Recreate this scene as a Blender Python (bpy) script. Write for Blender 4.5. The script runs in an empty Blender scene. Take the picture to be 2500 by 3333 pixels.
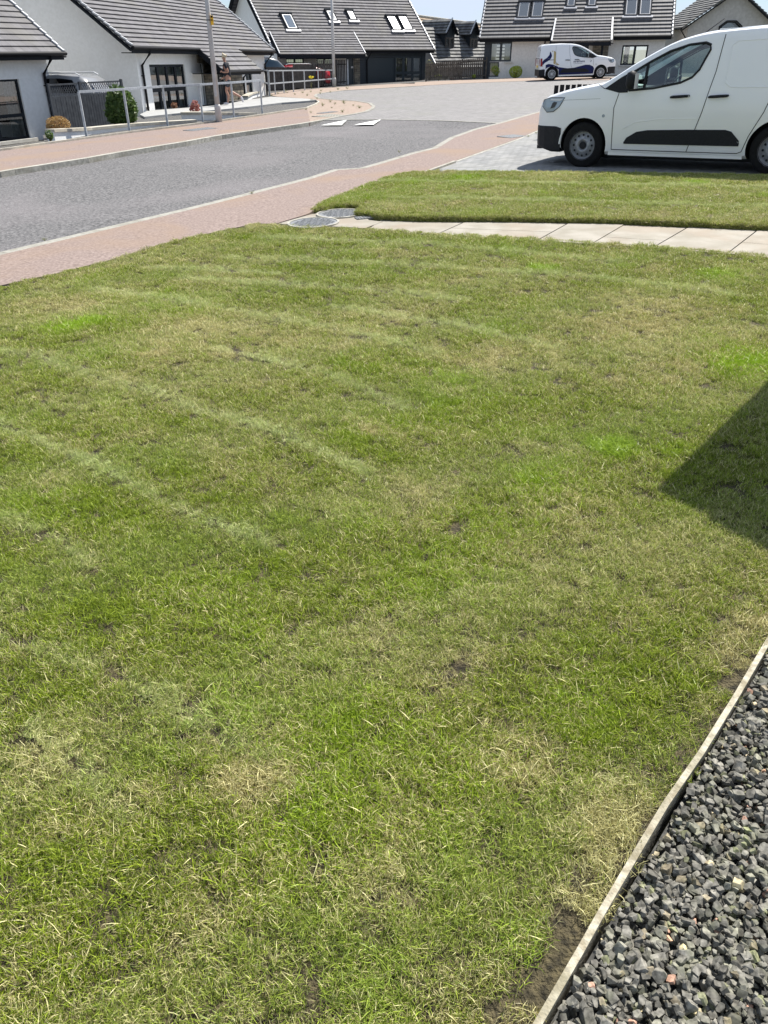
import bpy, bmesh, math, random
import numpy as np
from mathutils import Vector, Matrix
from mathutils.geometry import tessellate_polygon
C = bpy.context.scene.collection
R = math.radians
random.seed(7); rng = np.random.default_rng(7)

# ---------------------------------------------------------------- camera, world, sun, exposure
F_PX, Y_H = 2490.0, 160.0            # focal length and horizon row of the 2500 x 3333 photograph
PITCH = math.atan((1666.5 - Y_H) / F_PX)
CAM_Z = 1.70
cam = bpy.data.cameras.new('camera'); camo = bpy.data.objects.new('camera', cam); C.objects.link(camo)
cam.sensor_fit = 'HORIZONTAL'; cam.sensor_width = 36; cam.lens = 36 * F_PX / 2500
cam.clip_start = 0.05; cam.clip_end = 2000
camo.location = (0, 0, CAM_Z); camo.rotation_euler = (R(90) - PITCH, 0, 0)
bpy.context.scene.camera = camo
bpy.context.scene.view_settings.view_transform = 'Standard'
bpy.context.scene.view_settings.look = 'None'
bpy.context.scene.view_settings.exposure = 0.82
bpy.context.scene.view_settings.gamma = 1
SUN = Vector((0.44, 0.52, 1.0)).normalized()
world = bpy.data.worlds.new('World'); bpy.context.scene.world = world; world.use_nodes = True
nt = world.node_tree; bg = nt.nodes['Background']; bg.inputs['Strength'].default_value = 0.062
sky = nt.nodes.new('ShaderNodeTexSky'); sky.sky_type = 'NISHITA'; sky.sun_disc = False
sky.sun_elevation = math.asin(SUN.z); sky.sun_rotation = math.atan2(SUN.x, SUN.y)
sky.air_density = 0.8; sky.dust_density = 0.05; sky.ozone_density = 4.0
tc = nt.nodes.new('ShaderNodeTexCoord'); mp = nt.nodes.new('ShaderNodeMapping'); mp.inputs['Scale'].default_value = (2.2, 2.2, 9)
nz = nt.nodes.new('ShaderNodeTexNoise'); nz.inputs['Scale'].default_value = 2.3; nz.inputs['Detail'].default_value = 7; nz.inputs['Distortion'].default_value = .6
cr = nt.nodes.new('ShaderNodeValToRGB'); cr.color_ramp.elements[0].position = .36; cr.color_ramp.elements[1].position = .60
mx = nt.nodes.new('ShaderNodeMix'); mx.data_type = 'RGBA'
nt.links.new(tc.outputs['Generated'], mp.inputs['Vector']); nt.links.new(mp.outputs[0], nz.inputs['Vector'])
nt.links.new(nz.outputs['Fac'], cr.inputs[0]); nt.links.new(cr.outputs[0], mx.inputs['Factor'])
nt.links.new(sky.outputs[0], mx.inputs['A']); mx.inputs['B'].default_value = (6.6, 7.6, 9.2, 1)
nt.links.new(mx.outputs['Result'], bg.inputs['Color'])
sl = bpy.data.lights.new('sun', 'SUN'); sl.energy = 5.0; sl.angle = R(0.53); sl.color = (1, .955, .88)
so = bpy.data.objects.new('sun', sl); C.objects.link(so); so.rotation_euler = SUN.to_track_quat('Z', 'Y').to_euler(); so.location = (20, 20, 40)

# ---------------------------------------------------------------- geometry helpers
GA, GB = 0.034, -0.004               # the street falls gently to the left
def gz(x, y): return GA * x + GB * y
def ray(px, py):
    u = 1666.5 - py; r = px - 1250
    Y = F_PX * math.cos(PITCH) + u * math.sin(PITCH); z = u * math.cos(PITCH) - F_PX * math.sin(PITCH)
    return r / Y, z / Y
def G(px, py, off=0.0):              # where a sight line meets the ground (raised by off)
    a, b = ray(px, py); Y = (CAM_Z - off) / (GA * a + GB - b)
    return Vector((a * Y, Y, CAM_Z + b * Y))
def fbm(x, y, s, seed=0, o=4):       # value noise in numpy, about 0..1
    r = np.zeros_like(x, dtype=float); amp = 1; tot = 0
    for k in range(o):
        X = x * s + seed * 17.3; Y = y * s - seed * 9.1
        xi = np.floor(X).astype(int); yi = np.floor(Y).astype(int); xf = X - xi; yf = Y - yi
        xf = xf * xf * (3 - 2 * xf); yf = yf * yf * (3 - 2 * yf)
        def h(a, b):
            n = (a * 374761393 + b * 668265263 + (seed + k) * 974711) & 0x7fffffff
            n = ((n ^ (n >> 13)) * 1274126177) & 0x7fffffff
            return ((n ^ (n >> 16)) & 0xffff) / 65535.0
        r += amp * ((h(xi, yi) * (1 - xf) + h(xi + 1, yi) * xf) * (1 - yf) + (h(xi, yi + 1) * (1 - xf) + h(xi + 1, yi + 1) * xf) * yf)
        tot += amp; amp *= .5; s *= 2.03
    return r / tot

class MB:
    def __init__(s): s.v = []; s.f = []; s.uv = []; s.mi = []
    def add(s, vs, fs, uvs=None, m=0):
        b = len(s.v); s.v += [tuple(p) for p in vs]
        for i, f in enumerate(fs):
            s.f.append([b + k for k in f]); s.mi.append(m)
            s.uv.append(uvs[i] if uvs else [(vs[k][0], vs[k][1]) for k in f])
    def quad(s, a, b, c, d, uv=None, m=0): s.add([a, b, c, d], [(0, 1, 2, 3)], [uv] if uv else None, m)
    def ob(s, o, ax, ay, az, m=0):       # box from a corner and three edge vectors
        o, ax, ay, az = map(Vector, (o, ax, ay, az))
        if ax.cross(ay).dot(az) < 0: ax, ay = ay, ax
        p = [o, o + ax, o + ax + ay, o + ay]; q = [v + az for v in p]
        la, lb, lc = ax.length, ay.length, az.length
        s.add(p + q, [(3, 2, 1, 0), (4, 5, 6, 7), (0, 1, 5, 4), (1, 2, 6, 5), (2, 3, 7, 6), (3, 0, 4, 7)],
              [[(0, lb), (la, lb), (la, 0), (0, 0)], [(0, 0), (la, 0), (la, lb), (0, lb)], [(0, 0), (la, 0), (la, lc), (0, lc)],
               [(0, 0), (lb, 0), (lb, lc), (0, lc)], [(0, 0), (la, 0), (la, lc), (0, lc)], [(0, 0), (lb, 0), (lb, lc), (0, lc)]], m)
    def cb(s, c, sx, sy, sz, m=0): s.ob((c[0] - sx / 2, c[1] - sy / 2, c[2] - sz / 2), (sx, 0, 0), (0, sy, 0), (0, 0, sz), m)
    def bar(s, a, b, w, h, up=(0, 0, 1), m=0):
        a = Vector(a); b = Vector(b); d = (b - a); side = d.cross(Vector(up)).normalized(); u2 = side.cross(d).normalized()
        s.ob(a - side * w / 2 - u2 * h / 2, d, side * w, u2 * h, m)
    def tube(s, path, r, n=8, m=0, cap=True):
        path = [Vector(p) for p in path]; rs = r if isinstance(r, (list, tuple)) else [r] * len(path)
        vs = []; 
        for i, p in enumerate(path):
            t = (path[min(i + 1, len(path) - 1)] - path[max(i - 1, 0)]).normalized()
            a = t.orthogonal().normalized() if abs(t.z) < .95 else Vector((1, 0, 0))
            a = (a - t * a.dot(t)).normalized()
            if abs(t.z) < .95:
                a = Vector((0, 0, 1)) - t * t.z; a.normalize()
            b = t.cross(a)
            for k in range(n): vs.append(p + (a * math.cos(6.28319 * k / n) + b * math.sin(6.28319 * k / n)) * rs[i])
        fs = [(i * n + k, i * n + (k + 1) % n, (i + 1) * n + (k + 1) % n, (i + 1) * n + k) for i in range(len(path) - 1) for k in range(n)]
        if cap: fs += [tuple(range(n))[::-1], tuple((len(path) - 1) * n + k for k in range(n))]
        s.add(vs, fs, None, m)
    def lathe(s, prof, o, axis='y', n=32, m=0, flip=False):   # prof: (radius, position along axis)
        vs = []
        for r, h in prof:
            for k in range(n):
                c, q = math.cos(6.28319 * k / n) * r, math.sin(6.28319 * k / n) * r
                p = (c, h, q) if axis == 'y' else (c, q, h)
                vs.append((o[0] + p[0], o[1] + p[1], o[2] + p[2]))
        fs = [(i * n + k, i * n + (k + 1) % n, (i + 1) * n + (k + 1) % n, (i + 1) * n + k) for i in range(len(prof) - 1) for k in range(n)]
        s.add(vs, fs, None, m)
    def prism(s, pts, h, m=0, top=True):  # pts: world points of the top outline; h: depth downwards
        pts = [Vector(p) for p in pts]; n = len(pts)
        ar = sum(pts[i].x * pts[(i + 1) % n].y - pts[(i + 1) % n].x * pts[i].y for i in range(n))
        if ar < 0: pts.reverse()
        tri = tessellate_polygon([[Vector((p.x, p.y, 0)) for p in pts]])
        fs = []
        for t in tri:
            a, b, c = (pts[k] for k in t)
            fs.append(t if (b - a).cross(c - a).z > 0 else t[::-1])
        s.add(pts, fs, None, m)
        lo = [p - Vector((0, 0, h)) for p in pts]
        s.add(pts + lo, [(i, i + n, (i + 1) % n + n, (i + 1) % n) for i in range(n)], None, m)
    def build(s, name, mats, parent=None, smooth=False, off=None):
        if not isinstance(mats, (list, tuple)): mats = [mats]
        me = bpy.data.meshes.new(name)
        o = Vector(off) if off is not None else (OFFS.get(parent.name, Vector((0, 0, 0))) if parent else Vector((0, 0, 0)))
        me.from_pydata([(x - o.x, y - o.y, z - o.z) for x, y, z in s.v], [], s.f)
        for m in mats: me.materials.append(m)
        me.polygons.foreach_set('material_index', s.mi)
        if smooth: me.polygons.foreach_set('use_smooth', [True] * len(s.f))
        ul = me.uv_layers.new(name='UVMap'); flat = [c for f in s.uv for uv in f for c in (uv[0], uv[1])]
        ul.data.foreach_set('uv', flat); me.update()
        ob = bpy.data.objects.new(name, me); C.objects.link(ob)
        if parent: ob.parent = parent; OFFS[ob.name] = o
        return ob
OFFS = {}
def tag(o, label=None, cat=None, group=None, kind=None):
    if label: o['label'] = label
    if cat: o['category'] = cat
    if group: o['group'] = group
    if kind: o['kind'] = kind
    return o
def thing(name, label, cat, loc=(0, 0, 0), group=None):
    o = bpy.data.objects.new(name, None); C.objects.link(o); o.location = loc; o.empty_display_size = .2
    OFFS[o.name] = Vector(loc); return tag(o, label, cat, group)
def single(mb, name, mats, loc, label, cat, group=None, kind=None, smooth=False):   # a thing that is one mesh, origin at its base
    o = mb.build(name, mats, None, smooth, off=loc); o.location = loc
    return tag(o, label, cat, group, kind)
def copy_tree(o, parent=None):
    c = o.copy(); C.objects.link(c); c.parent = parent
    for ch in [k for k in bpy.data.objects if k.parent == o]: copy_tree(ch, c)
    return c
def struct(mb, name, mats, smooth=False): return tag(mb.build(name, mats, None, smooth), kind='structure')

# ---------------------------------------------------------------- materials
def mat(name, col=(.5, .5, .5), rough=.7, metal=0., spec=.5):
    m = bpy.data.materials.new(name); m.use_nodes = True; p = m.node_tree.nodes['Principled BSDF']
    p.inputs['Base Color'].default_value = (*col, 1); p.inputs['Roughness'].default_value = rough
    p.inputs['Metallic'].default_value = metal; p.inputs['Specular IOR Level'].default_value = spec
    return m
def N(m, t, **kw):
    n = m.node_tree.nodes.new(t)
    for k, v in kw.items():
        if k in n.inputs: n.inputs[k].default_value = v
        else: setattr(n, k, v)
    return n
def L(m, a, b): m.node_tree.links.new(a, b)
def noisy(name, c1, c2, scale, rough=.85, bump=0., bscale=None, c3=None, s3=1.0, a3=.5, detail=6, lo=.35, hi=.65, metal=0., bdist=.01, spec=.4):
    """two colours mixed by noise, optionally a third in large patches, and a bump"""
    m = mat(name, c1, rough, metal, spec); p = m.node_tree.nodes['Principled BSDF']
    g = N(m, 'ShaderNodeNewGeometry'); n = N(m, 'ShaderNodeTexNoise', Scale=scale, Detail=detail)
    r = N(m, 'ShaderNodeValToRGB'); r.color_ramp.elements[0].position = lo; r.color_ramp.elements[1].position = hi
    r.color_ramp.elements[0].color = (*c1, 1); r.color_ramp.elements[1].color = (*c2, 1)
    L(m, g.outputs['Position'], n.inputs['Vector']); L(m, n.outputs['Fac'], r.inputs[0]); out = r.outputs[0]
    if c3:
        n3 = N(m, 'ShaderNodeTexNoise', Scale=s3, Detail=5, Distortion=.4); L(m, g.outputs['Position'], n3.inputs['Vector'])
        r3 = N(m, 'ShaderNodeValToRGB'); r3.color_ramp.elements[0].position = .48; r3.color_ramp.elements[1].position = .7
        r3.color_ramp.elements[1].color = (a3, a3, a3, 1); L(m, n3.outputs['Fac'], r3.inputs[0])
        x = N(m, 'ShaderNodeMix', data_type='RGBA'); x.inputs['B'].default_value = (*c3, 1)
        L(m, r3.outputs[0], x.inputs['Factor']); L(m, out, x.inputs['A']); out = x.outputs['Result']
    L(m, out, p.inputs['Base Color'])
    if bump:
        nb = N(m, 'ShaderNodeTexNoise', Scale=bscale or scale, Detail=4); L(m, g.outputs['Position'], nb.inputs['Vector'])
        b = N(m, 'ShaderNodeBump', Strength=bump, Distance=bdist); L(m, nb.outputs['Fac'], b.inputs['Height']); L(m, b.outputs[0], p.inputs['Normal'])
    return m
def bricky(name, c1, c2, mortar, w, h, ms=.01, rough=.85, bump=.5, uv=True, rot=0, off=.5, noise=.25, scale=1., bdist=.006, patch=None):
    m = mat(name, c1, rough); p = m.node_tree.nodes['Principled BSDF']
    b = N(m, 'ShaderNodeTexBrick', Scale=scale); b.offset = off
    b.inputs['Color1'].default_value = (*c1, 1); b.inputs['Color2'].default_value = (*c2, 1); b.inputs['Mortar'].default_value = (*mortar, 1)
    b.inputs['Brick Width'].default_value = w; b.inputs['Row Height'].default_value = h; b.inputs['Mortar Size'].default_value = ms
    b.inputs['Mortar Smooth'].default_value = .3
    if uv: s = N(m, 'ShaderNodeTexCoord').outputs['UV']
    else:
        s = N(m, 'ShaderNodeNewGeometry').outputs['Position']; mpn = N(m, 'ShaderNodeMapping'); mpn.inputs['Rotation'].default_value = (0, 0, rot)
        L(m, s, mpn.inputs['Vector']); s = mpn.outputs[0]
    L(m, s, b.inputs['Vector'])
    g = N(m, 'ShaderNodeNewGeometry'); n = N(m, 'ShaderNodeTexNoise', Scale=3.0, Detail=8); L(m, g.outputs['Position'], n.inputs['Vector'])
    hs = N(m, 'ShaderNodeHueSaturation'); mr = N(m, 'ShaderNodeMapRange'); mr.inputs['From Min'].default_value = .3; mr.inputs['From Max'].default_value = .7
    mr.inputs['To Min'].default_value = 1 - noise; mr.inputs['To Max'].default_value = 1 + noise
    L(m, n.outputs['Fac'], mr.inputs[0]); L(m, mr.outputs[0], hs.inputs['Value']); L(m, b.outputs['Color'], hs.inputs['Color']); out = hs.outputs[0]
    if patch:
        n3 = N(m, 'ShaderNodeTexNoise', Scale=patch[1], Detail=6, Distortion=.5); L(m, g.outputs['Position'], n3.inputs['Vector'])
        r3 = N(m, 'ShaderNodeValToRGB'); r3.color_ramp.elements[0].position = .5; r3.color_ramp.elements[1].position = .68
        r3.color_ramp.elements[1].color = (patch[2],) * 3 + (1,); L(m, n3.outputs['Fac'], r3.inputs[0])
        x = N(m, 'ShaderNodeMix', data_type='RGBA'); x.inputs['B'].default_value = (*patch[0], 1)
        L(m, r3.outputs[0], x.inputs['Factor']); L(m, out, x.inputs['A']); out = x.outputs['Result']
    L(m, out, p.inputs['Base Color'])
    if bump:
        n2 = N(m, 'ShaderNodeTexNoise', Scale=60, Detail=3); L(m, g.outputs['Position'], n2.inputs['Vector'])
        ma = N(m, 'ShaderNodeMath', operation='MULTIPLY_ADD'); L(m, b.outputs['Fac'], ma.inputs[0]); ma.inputs[1].default_value = -1.5; L(m, n2.outputs['Fac'], ma.inputs[2])
        bp = N(m, 'ShaderNodeBump', Strength=bump, Distance=bdist); L(m, ma.outputs[0], bp.inputs['Height']); L(m, bp.outputs[0], p.inputs['Normal'])
    return m
def glassm(name, tint=(.7, .75, .78), fac=.14, rough=.01, gl=(.95, .97, 1)):
    m = bpy.data.materials.new(name); m.use_nodes = True; t = m.node_tree; t.nodes.clear()
    o = N(m, 'ShaderNodeOutputMaterial'); tr = N(m, 'ShaderNodeBsdfTransparent'); tr.inputs[0].default_value = (*tint, 1)
    g = N(m, 'ShaderNodeBsdfGlossy'); g.inputs['Roughness'].default_value = rough; g.inputs['Color'].default_value = (*gl, 1)
    lw = N(m, 'ShaderNodeFresnel', IOR=1.5); ad = N(m, 'ShaderNodeMath', operation='ADD'); ad.inputs[1].default_value = fac; ad.use_clamp = True
    x = N(m, 'ShaderNodeMixShader'); L(m, lw.outputs[0], ad.inputs[0]); L(m, ad.outputs[0], x.inputs[0]); L(m, tr.outputs[0], x.inputs[1]); L(m, g.outputs[0], x.inputs[2]); L(m, x.outputs[0], o.inputs[0])
    return m
M = {}
M['soil'] = noisy('soil', (.055, .04, .024), (.11, .085, .05), 30, bump=.8, bscale=80, c3=(.07, .075, .03), s3=3)
M['thatch'] = noisy('thatch', (.022, .018, .009), (.11, .09, .045), 45, bump=1, bscale=120, bdist=.02)
M['earth'] = noisy('earth', (.10, .11, .06), (.16, .16, .10), 2, bump=.4, bscale=20)
M['asphalt'] = noisy('asphalt', (0.052, 0.051, 0.053), (0.189, 0.184, 0.186), 24, rough=.95, bump=.9, bscale=30, bdist=.02, c3=(0.189, 0.174, 0.179), s3=.3, a3=.6, detail=9, lo=.34, hi=.66)
M['pave'] = noisy('red_tarmac', (0.150, 0.110, 0.096), (0.276, 0.216, 0.193), 34, rough=.95, bump=.5, bscale=60, bdist=.006, c3=(0.245, 0.173, 0.122), s3=.7, a3=.8, detail=9, lo=.32, hi=.66)
M['sandy'] = noisy('sandy_tarmac', (0.243, 0.180, 0.145), (0.336, 0.266, 0.221), 14, rough=.95, bump=.4, bscale=60, c3=(0.174, 0.174, 0.115), s3=1.6, a3=.25)
M['kerb'] = noisy('kerb_concrete', (0.278, 0.269, 0.237), (0.438, 0.421, 0.370), 14, rough=.9, bump=.35, bscale=90, c3=(0.237, 0.218, 0.169), s3=2.2, a3=.6)
M['kerbl'] = noisy('pale_kerb', (0.245, 0.235, 0.206), (0.323, 0.314, 0.279), 18, rough=.9, bump=.3, bscale=70, c3=(0.162, 0.152, 0.117), s3=3, a3=.5)
M['block'] = bricky('block_paving', (0.174, 0.167, 0.167), (0.218, 0.210, 0.208), (0.097, 0.092, 0.087), .2, .1, .006, uv=False, rot=R(38), noise=.14, bump=.5, patch=((0.174, 0.179, 0.145), .5, .3))
M['drive'] = bricky('drive_blocks', (0.181, 0.185, 0.187), (0.260, 0.260, 0.257), (0.097, 0.097, 0.094), .2, .1, .007, uv=False, rot=R(-32), noise=.16, bump=.6, patch=((0.278, 0.273, 0.254), .8, .4))
M['path'] = noisy('stone_slab', (0.239, 0.217, 0.176), (0.313, 0.288, 0.246), 4, rough=.8, bump=.35, bscale=22, c3=(0.268, 0.211, 0.159), s3=1.7, a3=.6, bdist=.006, detail=8)
M['conc'] = noisy('concrete_path', (0.289, 0.289, 0.282), (0.361, 0.361, 0.354), 3, rough=.9, bump=.2, bscale=40)
M['bed'] = noisy('dark_gravel', (0.034, 0.034, 0.035), (0.168, 0.162, 0.157), 38, rough=.9, bump=1, bscale=30, bdist=.04, c3=(0.112, 0.106, 0.084), s3=3, a3=.4, detail=3, lo=.38, hi=.62)
M['sand'] = noisy('gravel_base', (.03, .03, .03), (.07, .07, .065), 60, bump=.6)
M['render'] = noisy('white_render', (.80, .80, .785), (.86, .86, .85), 9, rough=.95, bump=.35, bscale=45, bdist=.008, c3=(.72, .71, .68), s3=.9, a3=.3)
M['render2'] = noisy('grey_render', (.66, .64, .60), (.74, .72, .68), 9, rough=.95, bump=.3, bscale=50, bdist=.008)
M['render3'] = noisy('buff_render', (.42, .40, .39), (.50, .48, .47), 6, rough=.95, bump=.3, bscale=50)
M['sill'] = noisy('sill_stone', (0.495, 0.477, 0.432), (0.594, 0.576, 0.522), 6, rough=.85, bump=.2)
M['coping'] = noisy('coping_stone', (0.398, 0.367, 0.306), (0.505, 0.474, 0.406), 7, rough=.9, bump=.3, bscale=50, c3=(0.275, 0.253, 0.199), s3=2, a3=.5)
M['roof'] = bricky('roof_tiles', (0.102, 0.098, 0.107), (0.135, 0.132, 0.141), (0.060, 0.060, 0.065), .34, 1.0, .010, rough=.8, bump=.15, noise=.2, patch=((0.137, 0.132, 0.113), .7, .5))
M['roof4'] = bricky('roof_tiles_charcoal', (0.090, 0.089, 0.094), (0.122, 0.121, 0.126), (0.052, 0.052, 0.055), .34, 1.0, .012, rough=.7, bump=.15, noise=.12)
M['roof5'] = bricky('roof_tiles_weathered', (0.085, 0.085, 0.089), (0.145, 0.145, 0.145), (0.043, 0.043, 0.043), .34, 1.0, .012, rough=.8, bump=.2, noise=.35, patch=((0.255, 0.255, 0.230), 1.4, .6))
M['tanroof'] = bricky('tan_roof_tiles', (.30, .22, .15), (.38, .29, .20), (.2, .15, .1), .33, 1.0, .012, rough=.8, noise=.2)
M['verge'] = mat('verge_trim', (.50, .51, .53), .45, .1)
M['matt'] = mat('matt_frame', (.03, .033, .038), .95, 0, .1)
M['lead'] = mat('lead_flashing', (.26, .27, .30), .5, .2)
M['brownf'] = mat('brown_frame', (.10, .085, .075), .6)
M['black'] = mat('black_upvc', (.008, .008, .010), .6, 0, .2)
M['fascia'] = mat('dark_fascia', (.010, .012, .016), .7, 0, .2)
M['anth'] = mat('anthracite_frame', (.014, .018, .024), .6, 0, .25)
M['navy'] = bricky('navy_boards', (.018, .027, .036), (.022, .031, .041), (.006, .009, .012), 50., .15, .008, rough=.55, bump=.6, noise=.1)
M['door'] = mat('dark_door', (.024, .036, .045), .45)
M['stone'] = bricky('stone_cladding', (.27, .235, .18), (.14, .125, .10), (.10, .09, .075), .34, .13, .012, rough=.9, bump=.8, noise=.4, bdist=.02)
M['glass'] = glassm('window_glass', (.55, .6, .62), .16)
M['carglass'] = glassm('car_glass', (.62, .74, .72), .05)
M['darkglass'] = glassm('dark_car_glass', (.05, .06, .07), .06)
M['skyglass'] = glassm('roof_window_glass', (.80, .85, .88), .16, .07)
M['blind'] = mat('pale_blind', (.62, .68, .70), .8)
M['curtain'] = noisy('curtain', (.34, .36, .35), (.52, .54, .52), 12, rough=.95)
M['galv'] = noisy('galvanised_steel', (.36, .39, .42), (.50, .53, .56), 14, rough=.5, metal=.35, bump=.05)
M['post'] = noisy('grey_post_paint', (.42, .42, .42), (.52, .52, .515), 5, rough=.55, c3=(.34, .24, .20), s3=1.2, a3=.25)
M['yellow'] = mat('yellow_plate', (.80, .45, .02), .5)
M['fence'] = noisy('dark_fence_paint', (.028, .033, .042), (.05, .057, .068), 7, rough=.8, bump=.3)
M['fencew'] = noisy('weathered_fence', (.055, .048, .042), (.11, .10, .085), 5, rough=.9, bump=.4, c3=(.16, .14, .11), s3=2, a3=.4)
M['fenceb'] = noisy('brown_fence', (.035, .032, .032), (.065, .058, .055), 6, rough=.9, bump=.4)
M['iron'] = noisy('cast_iron', (0.184, 0.191, 0.199), (0.291, 0.298, 0.306), 30, rough=.55, metal=.6)
M['paintline'] = noisy('road_paint', (.72, .73, .70), (.80, .80, .77), 20, rough=.7, c3=(.5, .5, .48), s3=6, a3=.4)
M['timber'] = noisy('edging', (0.255, 0.221, 0.153), (0.476, 0.442, 0.348), 38, rough=.9, bump=.6, bscale=90, c3=(0.170, 0.153, 0.093), s3=9, a3=.8, detail=8)
def carpaint(name, col, dirt=True):
    m = mat(name, col, .32, 0, .5); p = m.node_tree.nodes['Principled BSDF']; p.inputs['Coat Weight'].default_value = .6; p.inputs['Coat Roughness'].default_value = .06
    if dirt:
        tcn = N(m, 'ShaderNodeTexCoord'); sp = N(m, 'ShaderNodeSeparateXYZ'); L(m, tcn.outputs['Object'], sp.inputs[0])
        n = N(m, 'ShaderNodeTexNoise', Scale=2.5, Detail=9); L(m, tcn.outputs['Object'], n.inputs['Vector'])
        mr = N(m, 'ShaderNodeMapRange'); mr.inputs['From Min'].default_value = .95; mr.inputs['From Max'].default_value = .15; mr.inputs['To Max'].default_value = .35
        mu = N(m, 'ShaderNodeMath', operation='MULTIPLY'); L(m, sp.outputs['Z'], mr.inputs[0]); L(m, mr.outputs[0], mu.inputs[0]); L(m, n.outputs['Fac'], mu.inputs[1])
        x = N(m, 'ShaderNodeMix', data_type='RGBA'); x.inputs['A'].default_value = (*col, 1); x.inputs['B'].default_value = (.36, .32, .26, 1)
        L(m, mu.outputs[0], x.inputs['Factor']); L(m, x.outputs['Result'], p.inputs['Base Color'])
    return m
M['white'] = carpaint('white_paint', (.82, .83, .84))
M['whitec'] = carpaint('clean_white_paint', (.78, .79, .80), False)
M['navyp'] = mat('navy_vinyl', (.008, .013, .075), .5, 0, .2)
M['gold'] = mat('gold_vinyl', (.42, .32, .13), .4)
M['silverp'] = carpaint('silver_paint', (.20, .205, .215), False)
M['darkp'] = carpaint('dark_blue_paint', (.02, .025, .04), False)
M['redp'] = carpaint('red_paint', (.30, .01, .02), False)
M['plastic'] = noisy('black_plastic', (.010, .011, .014), (.018, .019, .023), 60, rough=.6, spec=.25)
M['tyre'] = noisy('tyre_rubber', (.008, .008, .008), (.014, .014, .014), 30, rough=.9, spec=.2)
M['steel'] = noisy('steel_rim', (.22, .23, .25), (.33, .34, .36), 20, rough=.5, metal=.4)
M['alloy'] = mat('hubcap', (.55, .56, .57), .35, .3)
M['lamp'] = mat('headlamp_lens', (.30, .36, .42), .08, .2); M['redlamp'] = mat('tail_lamp', (.25, .008, .008), .2)
M['plate'] = mat('number_plate', (.75, .55, .08), .5)
M['inside'] = mat('cabin_plastic', (.05, .052, .055), .7); M['paper'] = mat('paper', (.6, .62, .6), .8)
M['skin'] = mat('skin', (.38, .20, .14), .55); M['hair'] = noisy('blond_hair', (.38, .30, .19), (.60, .53, .40), 60, rough=.7, bump=.5)
M['tee'] = mat('black_tee', (.012, .014, .022), .9); M['shorts'] = noisy('patterned_shorts', (.012, .014, .02), (.12, .12, .14), 40, rough=.9, lo=.5, hi=.6)
M['shoe'] = mat('pale_trainer', (.60, .58, .60), .6)
def leafm(name, c1, c2, tr=.35, scale=8):
    m = bpy.data.materials.new(name); m.use_nodes = True; p = m.node_tree.nodes['Principled BSDF']; o = m.node_tree.nodes['Material Output']
    g = N(m, 'ShaderNodeNewGeometry'); r = N(m, 'ShaderNodeMix', data_type='RGBA'); r.inputs['A'].default_value = (*c1, 1); r.inputs['B'].default_value = (*c2, 1)
    L(m, g.outputs['Random Per Island'], r.inputs['Factor']); L(m, r.outputs['Result'], p.inputs['Base Color']); p.inputs['Roughness'].default_value = .5
    t = N(m, 'ShaderNodeBsdfTranslucent'); L(m, r.outputs['Result'], t.inputs[0]); x = N(m, 'ShaderNodeMixShader'); x.inputs[0].default_value = tr
    L(m, p.outputs[0], x.inputs[1]); L(m, t.outputs[0], x.inputs[2]); L(m, x.outputs[0], o.inputs[0]); return m
M['leaf'] = leafm('green_leaves', (.05, .10, .025), (.13, .20, .05)); M['lime'] = leafm('lime_leaves', (.34, .44, .05), (.55, .62, .12), .5)
M['orange'] = leafm('orange_conifer', (.30, .15, .05), (.42, .30, .12)); M['pink'] = leafm('pink_leaves', (.38, .08, .10), (.50, .30, .22))
M['brownl'] = leafm('brown_leaves', (.22, .10, .06), (.30, .18, .12)); M['yell'] = leafm('yellow_petals', (.75, .62, .02), (.85, .75, .05))
M['weed'] = leafm('weed_leaves', (.10, .13, .04), (.28, .26, .12)); M['bark'] = mat('bark', (.07, .05, .035), .9)

# ---------------------------------------------------------------- ground, road, pavements
def outline(px, off=0., step=0):
    return [G(x, y, off) for x, y in px]
def slab(name, m, px, off=0., depth=.9):
    b = MB(); b.prism(outline(px, off), depth); return struct(b, name, m)
b = MB(); S = 600
pts = [(x, y, gz(x, y) * (1 if abs(x) < 61 and abs(y) < 120 else .6) - .8) for y in (-600, -30, -6, 0, 20, 60, 110, 600) for x in (-600, -60, -25, 0, 25, 60, 600)]
b.add(pts, [(j * 7 + i, j * 7 + i + 1, (j + 1) * 7 + i + 1, (j + 1) * 7 + i) for j in range(7) for i in range(6)]); struct(b, 'ground', M['earth'])

RD = -.10
kerbL_bot = [(-1400, 720), (-700, 652), (0, 578), (48, 569), (289, 530), (392, 512), (603, 476), (723, 452), (900, 425), (977, 411)]
kerbL_top = [(-1400, 700), (-700, 633), (0, 559), (48, 551), (286, 514), (386, 496), (603, 461), (723, 439), (900, 414), (977, 403), (1054, 390)]
island = [(1054, 390), (1109, 378), (1160, 370), (1197, 362), (1217, 353), (1222, 345), (1209, 335), (1166, 328), (1103, 325), (1045, 320), (1030, 312), (1034, 306), (1061, 301), (1121, 294), (1170, 291), (1272, 285), (1350, 280)]
nearK = [(-900, 1010), (-300, 890), (0, 820), (259, 759), (590, 681), (784, 633), (1000, 578), (1086, 551), (1170, 546), (1238, 527), (1334, 498), (1406, 481), (1464, 447), (1540, 420), (1623, 399), (1700, 377), (1739, 366), (1790, 357), (1900, 345), (2100, 330), (2500, 310)]
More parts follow.
